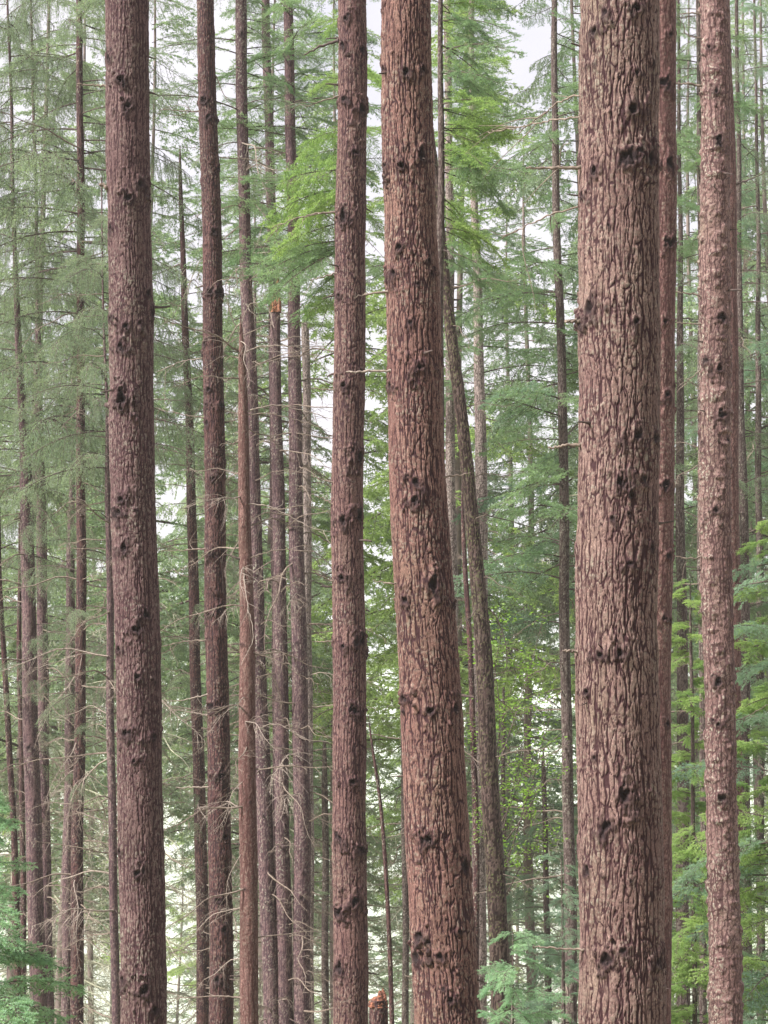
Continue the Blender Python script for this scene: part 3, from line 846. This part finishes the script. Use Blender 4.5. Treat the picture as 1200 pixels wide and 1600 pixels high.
# ------------------------------------------------------------------ middle distance trunks
def mid(path, D, mat, style, label, seed, name='conifer_tree', group=G_MID, z_top=None, **kw):
    zt = z_top if z_top is not None else float(P(600, 0, D)[2]) + 2.5
    if z_top == 'end': zt = None
    return make_tree(name, path, D, mat, style, label, group=group, z_top=zt, seed=seed, res=kw.pop('res', 0.011), dz=kw.pop('dz', 0.018), **kw)

lean = mid([(652, 0, 8), (684, 310, 13), (707, 530, 18), (724, 690, 20), (741, 850, 23), (758, 1060, 27), (774, 1350, 30), (785, 1600, 32)], 26, M_MOSSY, 'scaly',
    'dark mossy trunk leaning steeply left behind the second thickest trunk', 61, rand_knots=30, lichen=0.6, bumpy=0.004)
stubs(lean, 28)
pale1 = mid([(700, 0, 11), (703, 530, 14), (708, 1060, 16), (716, 1600, 18)], 37, M_PALE, 'fine', 'pale grey trunk tucked against the right side of the second thickest trunk', 62)
pale2 = mid([(736, -40, 8), (741, 300, 11), (748, 560, 16), (754, 800, 20), (748, 1100, 22), (750, 1600, 23)], 36, M_PALE, 'fine', 'pale whitish trunk crossed by the dark leaning trunk', 63, rand_knots=20)
stubs(pale2, 22, 500, 1600)
snagb = mid([(722, 750, 5), (729, 900, 8), (736, 1060, 9), (742, 1250, 10), (745, 1600, 11)], 29, M_DARK, 'fine', 'thin blackish dead stem between the two leaning trunks', 64, name='dead_sapling', z_top='end', top_kind='point')
stubs(snagb, 26, 760, 1600, True)
t13 = mid([(866, 0, 9), (870, 350, 12), (880, 700, 15), (885, 1100, 17), (893, 1600, 20)], 31, M_GREY, 'fine',
    'slim grey conifer with green boughs just left of the thickest trunk', 65, rand_knots=16)
tB = mid([(375, 0, 18), (380, 220, 18), (385, 420, 19), (391, 600, 20), (400, 900, 22), (408, 1100, 24), (424, 1600, 27)], 30, M_MAUVE, 'fine',
    'mauve grey trunk rising right behind the reddish snag', 66, rand_knots=20, lichen=0.4)
stubs(tB, 24)
tA = mid([(376, 498, 7), (377, 560, 12), (379, 680, 17), (382, 850, 20), (387, 1060, 26), (389, 1330, 28), (390, 1600, 29)], 24, M_RED, 'smooth',
    'reddish smooth dead trunk ending in curled bare branches', 67, name='dead_conifer', z_top='end', top_kind='point', lichen=0.1, res=0.008, dz=0.012, rand_knots=10)
tC = mid([(430, 478, 15), (432, 600, 18), (436, 900, 21), (440, 1200, 24), (446, 1600, 26)], 30, M_MAUVE, 'fine',
    'broken off trunk with a torn orange top', 68, name='broken_trunk', z_top='end', rand_knots=18)
tD = mid([(415, 0, 13), (421, 200, 14), (426, 420, 16), (432, 800, 18), (437, 1600, 20)], 37, M_MAUVE, 'fine', 'slender trunk rising above and behind the torn orange top', 69, rand_knots=20)
tF = mid([(451, 0, 15), (455, 250, 17), (459, 500, 20), (463, 750, 22), (467, 1000, 25), (471, 1300, 27), (473, 1600, 28)], 30, M_MAUVE, 'fine',
    'straight mauve trunk between the broken orange one and the centre trunk', 70, rand_knots=20)
stubs(tC, 16, 520); stubs(tD, 16); stubs(tF, 20)
tG = mid([(477, 505, 12), (479, 700, 13), (481, 900, 13), (484, 1600, 15)], 38, M_PALE, 'smooth', 'thin pinkish pale trunk at the right flank of the straight mauve trunk', 71, name='broken_trunk', z_top='end')
tH = mid([(281, 230, 5), (287, 420, 9), (293, 600, 12), (299, 800, 15), (305, 1000, 17), (312, 1250, 19), (318, 1600, 21)], 36, M_DARK, 'fine',
    'thin dark conifer in the gap between the two left foreground trunks', 72, z_top='end', top_kind='point', rand_knots=22)
stubs(tH, 34)
tI = mid([(10, -40, 3), (24, 400, 7), (36, 660, 14), (40, 760, 21), (45, 1000, 23), (51, 1200, 25), (60, 1600, 27)], 33, M_MAUVE, 'fine', 'mauve trunk near the left edge, left one of a close pair', 73, z_top=13, rand_knots=20)
tJ = mid([(48, -40, 3), (57, 400, 6), (62, 640, 11), (63, 720, 16), (66, 1000, 17), (70, 1300, 19), (74, 1600, 20)], 35, M_MAUVE, 'fine', 'mauve trunk near the left edge, right one of a close pair', 74, z_top=13, rand_knots=20)
tK = mid([(124, 0, 10), (125, 230, 11), (127, 600, 13), (127, 800, 15), (125, 1060, 17), (122, 1300, 19), (121, 1600, 21)], 32, M_DARK, 'fine', 'dark trunk standing alone left of the stout left trunk', 75, rand_knots=20)
tL = mid([(112, 850, 13), (109, 1060, 15), (107, 1300, 17), (105, 1600, 18)], 37, M_MAUVE, 'fine', 'greyish trunk close against the left side of the lone dark trunk', 76, z_top=6, rand_knots=12)
tM = mid([(0, 880, 6), (8, 1060, 9), (19, 1250, 10), (31, 1600, 12)], 34, M_DARK, 'fine', 'thin dark leaning trunk at the very left edge', 77, z_top=6)
tN = mid([(31, 1000, 8), (34, 1250, 9), (37, 1600, 10)], 38, M_DARK, 'fine', 'thin straight trunk left of the close mauve pair', 78, z_top=5)
tO = mid([(160, 350, 2), (166, 640, 5), (167, 740, 9), (171, 900, 11), (175, 1200, 13), (180, 1600, 14)], 30, M_MAUVE, 'fine', 'slim trunk hugging the left edge of the stout left trunk', 79, z_top=9, rand_knots=16)
for t_ in (tI, tJ, tK, tL, tO): stubs(t_, 20)
tP = mid([(1150, -40, 5), (1156, 450, 9), (1159, 700, 13), (1163, 900, 15), (1168, 1600, 17)], 34, M_GREY, 'fine', 'grey trunk right of the lichen crusted trunk', 80, z_top=14)
tQ = mid([(1183, 300, 6), (1186, 700, 10), (1188, 1100, 12), (1190, 1600, 14)], 36, M_GREY, 'fine', 'grey trunk at the very right edge', 81)
tR = mid([(1061, -40, 4), (1062, 350, 7), (1063, 700, 13), (1066, 1060, 18), (1068, 1600, 22)], 32, M_GREY, 'fine', 'grey trunk in the gap right of the thickest trunk', 82, z_top=14, rand_knots=14)
tS = mid([(1092, 0, 7), (1094, 500, 9), (1097, 1000, 11), (1100, 1600, 12)], 30, M_GREY, 'fine', 'trunk mostly hidden left behind the lichen crusted trunk', 83)
stubs(tR, 26); stubs(tS, 16)
tT = mid([(507, 1200, 10), (508, 1400, 11), (509, 1600, 12)], 42, M_GREY, 'fine', 'thin distant trunk low in the gap left of the centre trunk', 84, z_top=1.0, res=0.016)
tU = mid([(630, 1050, 8), (632, 1300, 10), (634, 1600, 11)], 40, M_GREY, 'fine', 'thin distant trunk low in the gap right of the centre trunk', 85, z_top=3.0, res=0.016)
tV = mid([(850, 1170, 7), (853, 1350, 9), (856, 1600, 11)], 38, M_GREY, 'fine', 'thin short trunk with green boughs low before the thickest trunk', 86, z_top='end', top_kind='point')
tW = mid([(786, 1100, 6), (788, 1350, 8), (789, 1600, 9)], 40, M_GREY, 'fine', 'thin pole trunk just right of the leaning dark trunk', 87, z_top=2.0, res=0.016)
sap = mid([(572, 1120, 4), (586, 1200, 5), (599, 1300, 6), (609, 1430, 7), (613, 1600, 8)], 27, M_DARK, 'smooth', 'thin bare sapling bent leftwards in the gap right of the centre trunk', 88, name='sapling', z_top='end', top_kind='point', rand_knots=0, flare=0.3)
stubs(snagb, 6, 900, 1500)
for t_ in (tT, tU, tV, tW, pale1, tG, tM, tN, tP, tQ): stubs(t_, 12)

# torn orange top of the broken trunk
def torn_top(t, px, py0, py1, w, seed, name='torn_wood', mat=None, label='torn orange splintered top'):
    rng = np.random.RandomState(seed)
    z0 = zpy(t, py1); z1 = zpy(t, py0)
    c, r = at_h(t, min(z0, t.ztop))
    ns, nz = 18, 26
    th = np.arange(ns) / ns * 2 * np.pi
    top = z0 + (z1 - z0) * (0.45 + 0.55 * np.clip(np.sin(th * 1.0 + 0.4) * 0.6 + 0.5 * hash3(np.arange(ns), np.arange(ns) * 0, np.arange(ns) * 0, seed), 0, 1))
    s = np.linspace(0, 1, nz)[:, None]
    Zs = (z0 - 0.02) + (top[None, :] - z0 + 0.02) * s
    rad = r * (1.05 - 0.55 * s ** 2) * (1 + 0.13 * rng.normal(size=(1, ns)) + 0.05 * rng.normal(size=(nz, ns)))
    X = c[0] + np.sin(th)[None, :] * rad; Y = c[1] - np.cos(th)[None, :] * rad
    V = np.stack([X, Y, Zs + 0 * X], -1).reshape(-1, 3)
    V = np.concatenate([V, [[c[0], c[1], z0 + 0.3 * (z1 - z0)]]])
    i = np.arange(nz - 1)[:, None] * ns; j = np.arange(ns)[None, :]; j2 = (j + 1) % ns
    F = np.stack([i + j, i + j2, i + ns + j2, i + ns + j], -1).reshape(-1, 4)
    jj = np.arange(ns)
    Fc = np.stack([(nz - 1) * ns + jj, (nz - 1) * ns + (jj + 1) % ns, np.full(ns, nz * ns)], -1)
    o = link(name, mesh_from(name, V - t.base, [F, Fc], [mat or M_ORANGE], None, False), t.root)
    o['label'] = label
torn_top(tC, 430, 428, 486, 16, 5)

# the orange stump between the centre trunks at the foot of the picture
st = mid([(589, 1562, 26), (590, 1600, 30), (592, 1700, 34)], 22, M_DARK, 'scaly', 'dark broken stump with a rotten reddish top at the bottom centre', 90, name='tree_stump', group='broken stumps', z_top='end', res=0.008, dz=0.012)
torn_top(st, 589, 1542, 1570, 26, 9, 'rotten_wood', M_ROT, 'rotten reddish brown top')

# own dead branches in the tangle of the reddish snag and neighbours
for t, pts, r0, kw in [
    (tA, [(380, 553), (400, 542), (425, 540), (470, 541), (520, 542)], 0.010, dict(twigs=6, mat=M_TWIGP)),
    (tA, [(383, 645), (400, 638), (433, 632), (470, 641), (520, 655)], 0.011, dict(twigs=5, mat=M_TWIGP)),
    (tA, [(384, 650), (410, 645), (440, 650), (480, 660), (515, 675)], 0.009, dict(twigs=4)),
    (tA, [(372, 560), (360, 556), (350, 566)], 0.009, dict(twigs=1)),
    (tA, [(372, 690), (360, 694), (350, 693)], 0.009, dict(twigs=1)),
    (tA, [(374, 873), (358, 868), (348, 868)], 0.014, dict(twigs=2, mat=M_LIMB)),
    (tA, [(390, 787), (420, 790), (450, 805), (485, 825), (520, 832)], 0.009, dict(twigs=5, mat=M_TWIGP)),
    (tA, [(390, 873), (420, 862), (450, 858), (490, 863)], 0.009, dict(twigs=4)),
    (tA, [(378, 880), (385, 925), (392, 960), (400, 1000), (380, 1040)], 0.009, dict(twigs=5, mat=M_TWIGP, dy=-.4)),
    (tA, [(376, 510), (390, 475), (420, 480), (430, 520)], 0.006, dict(twigs=8, mat=M_TWIGP, dy=-.3)),
    (tA, [(377, 530), (360, 490), (352, 450), (372, 430)], 0.006, dict(twigs=6, mat=M_TWIGP, dy=-.3)),
    (tA, [(400, 1020), (430, 1030), (470, 1055), (500, 1070)], 0.008, dict(twigs=4)),
    (tA, [(400, 1140), (430, 1130), (455, 1140), (485, 1158)], 0.008, dict(twigs=3, mat=M_TWIGP)),
    (tA, [(374, 1232), (362, 1232)], 0.013, dict(r1=.007, mat=M_LIMB)),
    (tA, [(374, 1318), (362, 1318)], 0.013, dict(r1=.007, mat=M_LIMB)),
    (tA, [(375, 1525), (360, 1524)], 0.012, dict(r1=.007, mat=M_LIMB)),
    (tA, [(375, 1558), (340, 1556), (290, 1558), (262, 1560)], 0.012, dict(twigs=5, mat=M_TWIG)),
    (t13, [(883, 957), (850, 962), (815, 985), (785, 1010)], 0.010, dict(twigs=5, mat=M_TWIG)),
    (t13, [(876, 1075), (840, 1085), (790, 1100)], 0.010, dict(twigs=3, mat=M_LIMB)),
    (t13, [(882, 1140), (850, 1170), (800, 1200)], 0.009, dict(twigs=4, mat=M_LIMB)),
    (lean, [(766, 950), (776, 965), (790, 1000), (791, 1040)], 0.010, dict(twigs=3, mat=M_LIMB)),
    (lean, [(740, 800), (800, 815), (860, 835)], 0.008, dict(twigs=3, mat=M_LIMB)),
    (tK, [(127, 590), (100, 588), (70, 600)], 0.010, dict(twigs=4)),
    (tI, [(45, 560), (20, 535), (-10, 525)], 0.016, dict(twigs=4, mat=M_TWIGP)),
    (sap, [(600, 1310), (640, 1300), (675, 1290)], 0.006, dict(twigs=3)),
]: own_branch(t, pts, r0, **kw)

# dead whorl branches, copies of a few shapes
for t_, n_, y0_, y1_, l_ in [(tH, 30, 350, 1600, 1.1), (tK, 26, 200, 1600, 1.3), (tI, 22, 700, 1600, 1.2), (tJ, 20, 700, 1600, 1.2), (tL, 14, 900, 1600, 1.1), (tO, 22, 750, 1600, 1.3),
        (tB, 22, 200, 1500, 1.3), (tD, 24, 150, 1400, 1.4), (tF, 30, 200, 1600, 1.3), (tG, 14, 520, 1600, 1.2), (tC, 16, 520, 1600, 1.1), (lean, 18, 400, 1600, 0.9), (pale1, 16, 500, 1600, 1.1),
        (pale2, 22, 500, 1600, 1.1), (t13, 20, 800, 1600, 1.3), (tR, 26, 350, 1100, 1.0), (tS, 18, 0, 1200, 1.0), (tT, 10, 1250, 1600, 1.2), (tU, 18, 1050, 1600, 1.3), (tV, 10, 1200, 1600, 0.8),
        (tW, 12, 1100, 1600, 1.0), (tM, 12, 900, 1600, 0.9), (tN, 10, 1000, 1600, 0.9), (tP, 16, 500, 1600, 1.0), (tQ, 16, 300, 1600, 1.2), (snagb, 12, 760, 1500, 0.5)]:
    grow(t_, DEAD, n_, y0_, y1_, l_, l_ * 0.9, 'dead_branch', (-25, 20))
for t_, n_, y0_, y1_, l_ in [(tA, 16, 510, 1500, 0.8), (tB, 10, 220, 600, 1.1), (tO, 14, 900, 1500, 1.3), (tK, 14, 850, 1500, 1.2), (tH, 12, 500, 1500, 1.2), (tF, 8, 600, 1300, 1.0)]:
    grow(t_, DEADC, n_, y0_, y1_, l_, l_, 'dead_branch', (-40, 30))

# fine dark level twigs between the middle trunks
for t_ in (tH, tB, tC, tD, tF, tG, tK, tO, tA):
    grow(t_, DEAD, 16, 450, 1600, 1.1, 1.1, 'dead_branch', (-8, 8))
# live boughs
B = BOUGH
grow(tK, B['grey'], 66, -60, 700, 1.9, 2.0)
grow(tK, B['grey'], 16, 700, 1250, 1.5, 0.7)
grow(tL, B['grey'], 14, 650, 1350, 1.4, 0.7)
grow(tH, B['grey'], 14, 760, 1300, 1.3, 0.7)
grow(tM, B['grey'], 12, 700, 1200, 1.4, 0.8)
grow(tI, B['grey'], 66, -60, 780, 1.4, 1.7)
grow(tI, B['grey'], 12, 780, 1200, 1.3, 0.7)
grow(tJ, B['grey'], 58, -60, 690, 1.3, 1.8)
grow(tJ, B['grey'], 14, 690, 1150, 1.4, 0.7)
grow(tO, B['grey'], 34, 340, 740, 1.2, 1.7)
grow(tB, B['greyfir'], 16, -40, 240, 1.3, 1.5)
grow(tD, B['fir'], 34, -60, 420, 1.2, 1.5)
grow(tF, B['fir'], 34, -60, 440, 1.2, 1.5)
grow(tH, B['grey'], 26, 250, 760, 0.7, 1.5)
grow(t13, B['fir'], 40, -60, 900, 1.2, 1.8)
grow(t13, B['blue'], 14, 400, 1050, 1.2, 1.7)
grow(pale1, B['fir'], 24, -60, 460, 1.4, 1.9)
grow(pale2, B['fir'], 16, 380, 640, 1.0, 1.6)
grow(pale2, B['bright'], 14, -60, 300, 1.0, 1.5)
grow(tV, B['blue'], 30, 1180, 1580, 0.5, 1.6)
grow(tR, B['greyfir'], 34, -60, 950, 0.8, 1.3)
grow(tQ, B['blue'], 52, -40, 1300, 1.2, 1.8)
grow(tQ, B['fir'], 30, 850, 1640, 1.2, 1.9)
grow(tP, B['fir'], 24, 900, 1640, 1.2, 1.8)
grow(tP, B['grey'], 36, -60, 1000, 1.1, 1.6)
grow(tS, B['fir'], 30, -60, 400, 1.0, 1.2)
grow(tT, B['greyfir'], 8, 1200, 1400, 0.9, 1.0)

# young bright fir behind the centre trunk, its boughs reaching out on both sides
yf = mid([(560, -60, 6), (556, 200, 10), (552, 500, 13), (550, 1000, 15), (549, 1600, 18)], 24, M_GREY, 'fine', 'bright green fir hidden behind the centre trunk with boughs reaching left', 95, z_top=9)
for (a, b, c_, d_, k_) in [(545, 120, 478, 118, 'bright'), (545, 195, 450, 220, 'bright'), (545, 225, 470, 250, 'bright'), (545, 262, 415, 300, 'bright'), (548, 285, 385, 325, 'bright'),
        (548, 300, 455, 345, 'bright'), (548, 375, 380, 415, 'fir'), (548, 380, 375, 450, 'fir'), (548, 400, 440, 470, 'fir'), (548, 30, 480, 20, 'bright'), (548, 60, 470, 70, 'fir'),
        (548, 430, 470, 480, 'bright'), (548, 340, 420, 380, 'bright'), (555, 120, 620, 150, 'bright'), (555, 330, 620, 370, 'bright'), (555, 200, 610, 215, 'bright')]:
    for q in range(2):
        aim(yf, B[k_], (a, b + yf.rng.uniform(-14, 14)), (c_ + yf.rng.uniform(-14, 14), d_ + yf.rng.uniform(-16, 16)), dy=yf.rng.uniform(-0.9, 0.9))
yg = mid([(690, -60, 7), (688, 200, 10), (686, 500, 13), (690, 1000, 15), (694, 1600, 18)], 23, M_GREY, 'fine', 'bright green fir behind the second thickest trunk with boughs reaching right', 96, z_top=9)
for (a, b, c_, d_, k_) in [(690, 40, 770, 70, 'fir'), (690, 75, 800, 95, 'fir'), (690, 100, 790, 150, 'fir'), (690, 165, 790, 175, 'bright'), (690, 190, 800, 215, 'bright'), (690, 210, 790, 245, 'bright'),
        (690, 225, 760, 265, 'bright'), (690, 260, 830, 285, 'fir'), (690, 20, 800, 40, 'fir'), (690, 240, 800, 300, 'fir'), (690, 320, 760, 350, 'bright'), (690, 390, 770, 430, 'fir'), (690, 0, 760, 20, 'bright'),
        (690, 145, 760, 130, 'fir'), (690, 350, 800, 385, 'bright')]:
    for q in range(3):
        aim(yg, B[k_], (a, b + yg.rng.uniform(-14, 14)), (c_ + yg.rng.uniform(-14, 14), d_ + yg.rng.uniform(-16, 16)), dy=yg.rng.uniform(-0.9, 0.9))

# boughs entering from hidden stems: young hemlocks low in the picture
def hemlock(px, pyt, D, label, kinds, n, lmax, seed, w=10, y_hi=None):
    t = mid([(px - 2, pyt, 3), (px, pyt + 120, w * 0.6), (px + 2, 1700, w)], D, M_GREY, 'fine', label, seed, name='young_hemlock', group='young hemlocks', z_top='end', top_kind='point', rand_knots=0, flare=0.3)
    grow(t, kinds, n, pyt, 1700, lmax * 0.35, lmax, el=(-15, 20))
    return t
h1 = hemlock(800, 1440, 14.5, 'young hemlock spreading feathery sprays at the foot of the leaning trunk', B['hem'], 30, 0.62, 101, w=7)
h2 = hemlock(-48, 1200, 14, 'young hemlock reaching in from the bottom left corner', B['hem'], 80, 0.85, 102, w=8)
h3 = hemlock(1082, 900, 24, 'young hemlock with drooping bright green sprays in the gap right of the thickest trunk', B['hembright'], 95, 1.0, 103, w=9)
h4 = hemlock(1212, 790, 22.5, 'leafy green hemlock at the right edge beside the lichen crusted trunk', B['hembright'], 98, 1.0, 104, w=9)
h5 = hemlock(880, 1330, 22, 'small dark green hemlock against the left foot of the thickest trunk', B['blue'], 34, 0.8, 105, w=8)

grow(h4, B['blue'], 20, 850, 1650, 0.9, 1.5)
# broadleaf sapling with yellow-green leaves
def leafy(px0, py0, D, label, seed):
    rng = np.random.RandomState(seed)
    t = mid([(772, 1180, 4), (778, 1350, 6), (782, 1600, 8)], D, M_GREY, 'smooth', label, seed, name='broadleaf_sapling', group='broadleaf saplings', z_top='end', top_kind='point', rand_knots=0, flare=0.3)
    g = Geo(); lv = Geo(); C_ = []
    starts = [((776, 1340), (850, 1060)), ((774, 1260), (820, 1030)), ((778, 1330), (860, 1180)), ((774, 1230), (765, 1010)), ((776, 1290), (700, 1130)), ((780, 1420), (850, 1290)), ((778, 1380), (735, 1260)), ((774, 1210), (850, 960)), ((774, 1215), (790, 960)),
              ((776, 1400), (870, 1080)), ((776, 1300), (810, 1100))]
    for (a, b) in starts:
        p0 = P(a[0], a[1], D); p1 = P(b[0], b[1], D + rng.uniform(-1, 1))
        s = np.linspace(0, 1, 9)[:, None]
        m_ = p0 + (p1 - p0) * s + np.array([0.10 * rng.normal(), .1 * rng.normal(), 0.05]) * np.sin(s * 3.1)
        g.tube(m_, 0.008 * (1 - s[:, 0]) + 0.002, 5, 0)
        for k in range(16):
            i = rng.randint(2, 9)
            d = rng.normal(size=3); d[2] *= 0.5; d /= np.linalg.norm(d)
            l = rng.uniform(.15, .5)
            tw = m_[i] + d * (l * np.linspace(0, 1, 5))[:, None]
            g.tube(tw, np.linspace(0.003, .0012, 5), 3, 0)
            for q in range(16):
                C_.append(tw[rng.randint(1, 5)] + rng.normal(size=3) * 0.05)
    C_ = np.array(C_); n = len(C_)
    u = rng.normal(size=(n, 3)); u[:, 2] *= 0.4; u /= np.linalg.norm(u, axis=1)[:, None]
    v = np.cross(u, rng.normal(size=(n, 3)) * 0.5 + np.array([0, 0, 1.0])); v /= np.linalg.norm(v, axis=1)[:, None]
    sz = rng.uniform(0.018, 0.034, n)[:, None]
    V = np.stack([C_, C_ + u * sz + v * sz * 0.5, C_ + u * sz * 2.1, C_ + u * sz - v * sz * 0.5], 1).reshape(-1, 3)
    lv.addq(V - t.base, np.arange(4 * n).reshape(-1, 4), 0)
    gb = g.mesh('branches', [M_LIMB], True)
    co = np.empty(len(gb.vertices) * 3, np.float32); gb.vertices.foreach_get('co', co)
    gb.vertices.foreach_set('co', (co.reshape(-1, 3) - t.base.astype(np.float32)).ravel()); gb.update()
    link('branches', gb, t.root)
    link('foliage', lv.mesh('foliage', [M_LEAF]), t.root)
    return t
leafy(776, 1300, 28, 'spindly sapling with yellow green leaves between the leaning trunk and the thickest one', 111)

# ------------------------------------------------------------------ distant conifers, one crown mesh shared by many
def crown_mesh(seed, H, mat, kind, n=60, dens=0.55, live=0.25):
    rng = np.random.RandomState(seed)
    sets = [bough_geo(2.2, seed * 7 + i, kind, dens=dens, nl=0.07, nw=0.022).arrays() for i in range(4)]
    g = Geo()
    for k in range(n):
        f = (k + rng.random()) / n
        z = H * (live + (1 - live) * f)
        Ln = (0.9 + 2.6 * (1 - f) ** 0.8) * rng.uniform(0.6, 1.15)
        V, q, t, qm, tm = sets[rng.randint(4)]
        a = rng.uniform(0, 2 * np.pi); e = R(rng.uniform(-18, 14))
        sc_ = Ln / 2.2
        ce, se = math.cos(e), math.sin(e)
        x = V[:, 0] * sc_; y = V[:, 1] * sc_; zz = V[:, 2] * sc_
        x, zz = x * ce - zz * se, x * se + zz * ce
        W = np.stack([x * math.cos(a) - y * math.sin(a), x * math.sin(a) + y * math.cos(a), zz + z], 1)
        n0 = g.n
        g.v.append(W); g.q.append(q + n0); g.qm.append(qm); g.t.append(t + n0); g.tm.append(tm); g.n += len(W)
    # dead lower whorls
    return g.mesh('crown', [M_LIMB, mat])

def dead_whorls(seed, H, live, n=90):
    # bare lower branches of a distant conifer
    rng = np.random.RandomState(seed)
    sets = [dead_geo(1.6, seed * 3 + i, curl=0.7, fine=1.3).arrays() for i in range(5)]
    g = Geo()
    for k in range(n):
        z = H * live * (0.12 + 1.0 * (k + rng.random()) / n); a = rng.uniform(0, 2 * np.pi)
        V, q, t, qm, tm = sets[rng.randint(5)]
        sc_ = rng.uniform(0.7, 1.5)
        g.addq(np.stack([(V[:, 0] * math.cos(a) - V[:, 1] * math.sin(a)) * sc_, (V[:, 0] * math.sin(a) + V[:, 1] * math.cos(a)) * sc_, V[:, 2] * sc_ + z], 1), q, 0)
    return g.mesh('dead_branches', [M_TWIGF])

def far_trunk(H, r, mat):
    rng = np.random.RandomState(int(H * 10))
    z = np.linspace(0, H, 40)
    g = Geo(); g.tube(np.stack([0.05 * np.sin(z * .5), 0.05 * np.cos(z * .4), z], 1), r * (1 - z / H) ** 0.8 * (1 + .06 * rng.normal(size=40)) + 0.012, 10, 0)
    return g.mesh('trunk', [mat], True)
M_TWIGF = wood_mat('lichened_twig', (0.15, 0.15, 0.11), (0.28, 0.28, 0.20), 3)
M_FARBARK = wood_mat('far_bark', (0.085, 0.06, 0.055), (0.15, 0.115, 0.10), 6)
FAR = []
for i, (H, mt, kd, lv) in enumerate([(26, M_NFAR, 'fir', .18), (28, M_NGREY, 'spruce', .22), (25, M_NEDGE, 'hem', .15), (27, M_NFAR, 'spruce', .30), (24, M_NGREY, 'fir', .12)]):
    FAR.append((crown_mesh(400 + i, H, mt, kd, live=lv + 0.22, n=74), far_trunk(H, 0.08 + 0.010 * i, M_FARBARK), dead_whorls(500 + i, H, lv + 0.24)))
def gap_words(px):
    for lim, w in ((70, 'far back at the left edge behind the close mauve pair'), (165, 'far back between the lone dark trunk and the stout left trunk'), (255, 'far back, hidden mostly by the stout left trunk'),
                   (360, 'far back in the gap between the stout left and slim dark trunks'), (515, 'far back beyond the mauve trunks left of the centre trunk'), (590, 'far back behind the straight centre trunk'),
                   (740, 'far back behind the second thickest trunk'), (900, 'far back in the wide gap left of the thickest trunk'), (1050, 'far back, hidden mostly by the thickest trunk'), (1150, 'far back beyond the lichen crusted trunk')):
        if px < lim: return w
    return 'far back at the right edge of the view'
rf = np.random.RandomState(77)
spots = []
for row, (y, n) in enumerate([(42, 6), (50, 7), (58, 7), (67, 8), (77, 8), (88, 8)]):
    hw = y * 0.19 + 2.0
    for k in range(n):
        x = -hw + 2 * hw * (k + 0.5 + rf.uniform(-0.38, 0.38)) / n
        spots.append((x, y + rf.uniform(-3.5, 3.5)))
EDGE = []
for i, (H, mt, kd) in enumerate([(24, M_NFAR, 'fir'), (21, M_NGREY, 'fir'), (26, M_NEDGE, 'hem')]):
    EDGE.append((crown_mesh(430 + i, H, mt, kd, live=0.06, n=95), far_trunk(H, 0.12, M_FARBARK), None))
far_spots = [(x, y, FAR) for x, y in spots]
for (y, n) in [(99, 9), (113, 10)]:
    hw = y * 0.19 + 2.0
    for k in range(n):
        far_spots.append((-hw + 2 * hw * (k + 0.5 + rf.uniform(-0.4, 0.4)) / n, y + rf.uniform(-5, 5), EDGE))
for (x, y, SET) in far_spots:
    cm, tm_, dm_ = SET[rf.randint(len(SET))]
    gz = float(ground_z(x, y)) - 0.1
    r_ = tag(empty('distant_conifer', (x, y, gz)), ('fuller pale conifer ' if SET is EDGE else 'hazy conifer ') + gap_words(600 + x / y * FPX), 'tree', G_FAR)
    r_.rotation_euler = (rf.normal() * 0.01, rf.normal() * 0.01, rf.uniform(0, 6.28))
    k = rf.uniform(0.85, 1.2); r_.scale = (k, k, k)
    link('trunk', tm_, r_); link('crown', cm, r_)
    if dm_: link('dead_branches', dm_, r_)

# ------------------------------------------------------------------ the misty air
def haze():
    x0, x1, y0, y1, z0, z1 = -2550, 2550, -310, 4520, -32.0, 34.0
    V = np.array([[x, y, z] for x in (x0, x1) for y in (y0, y1) for z in (z0, z1)], float)
    F = np.array([[0, 1, 3, 2], [4, 6, 7, 5], [0, 4, 5, 1], [2, 3, 7, 6], [0, 2, 6, 4], [1, 5, 7, 3]])
    m, nt, out = new_mat('haze')
    v = N(nt, 'ShaderNodeVolumePrincipled')
    v.inputs['Color'].default_value = (0.93, 0.96, 0.95, 1)
    v.inputs['Density'].default_value = 0.0006
    v.inputs['Anisotropy'].default_value = 0.2
    nt.links.new(v.outputs[0], out.inputs['Volume'])
    o = link('haze', mesh_from('haze', V, [F], [m]))
    o['kind'] = 'stuff'
haze()
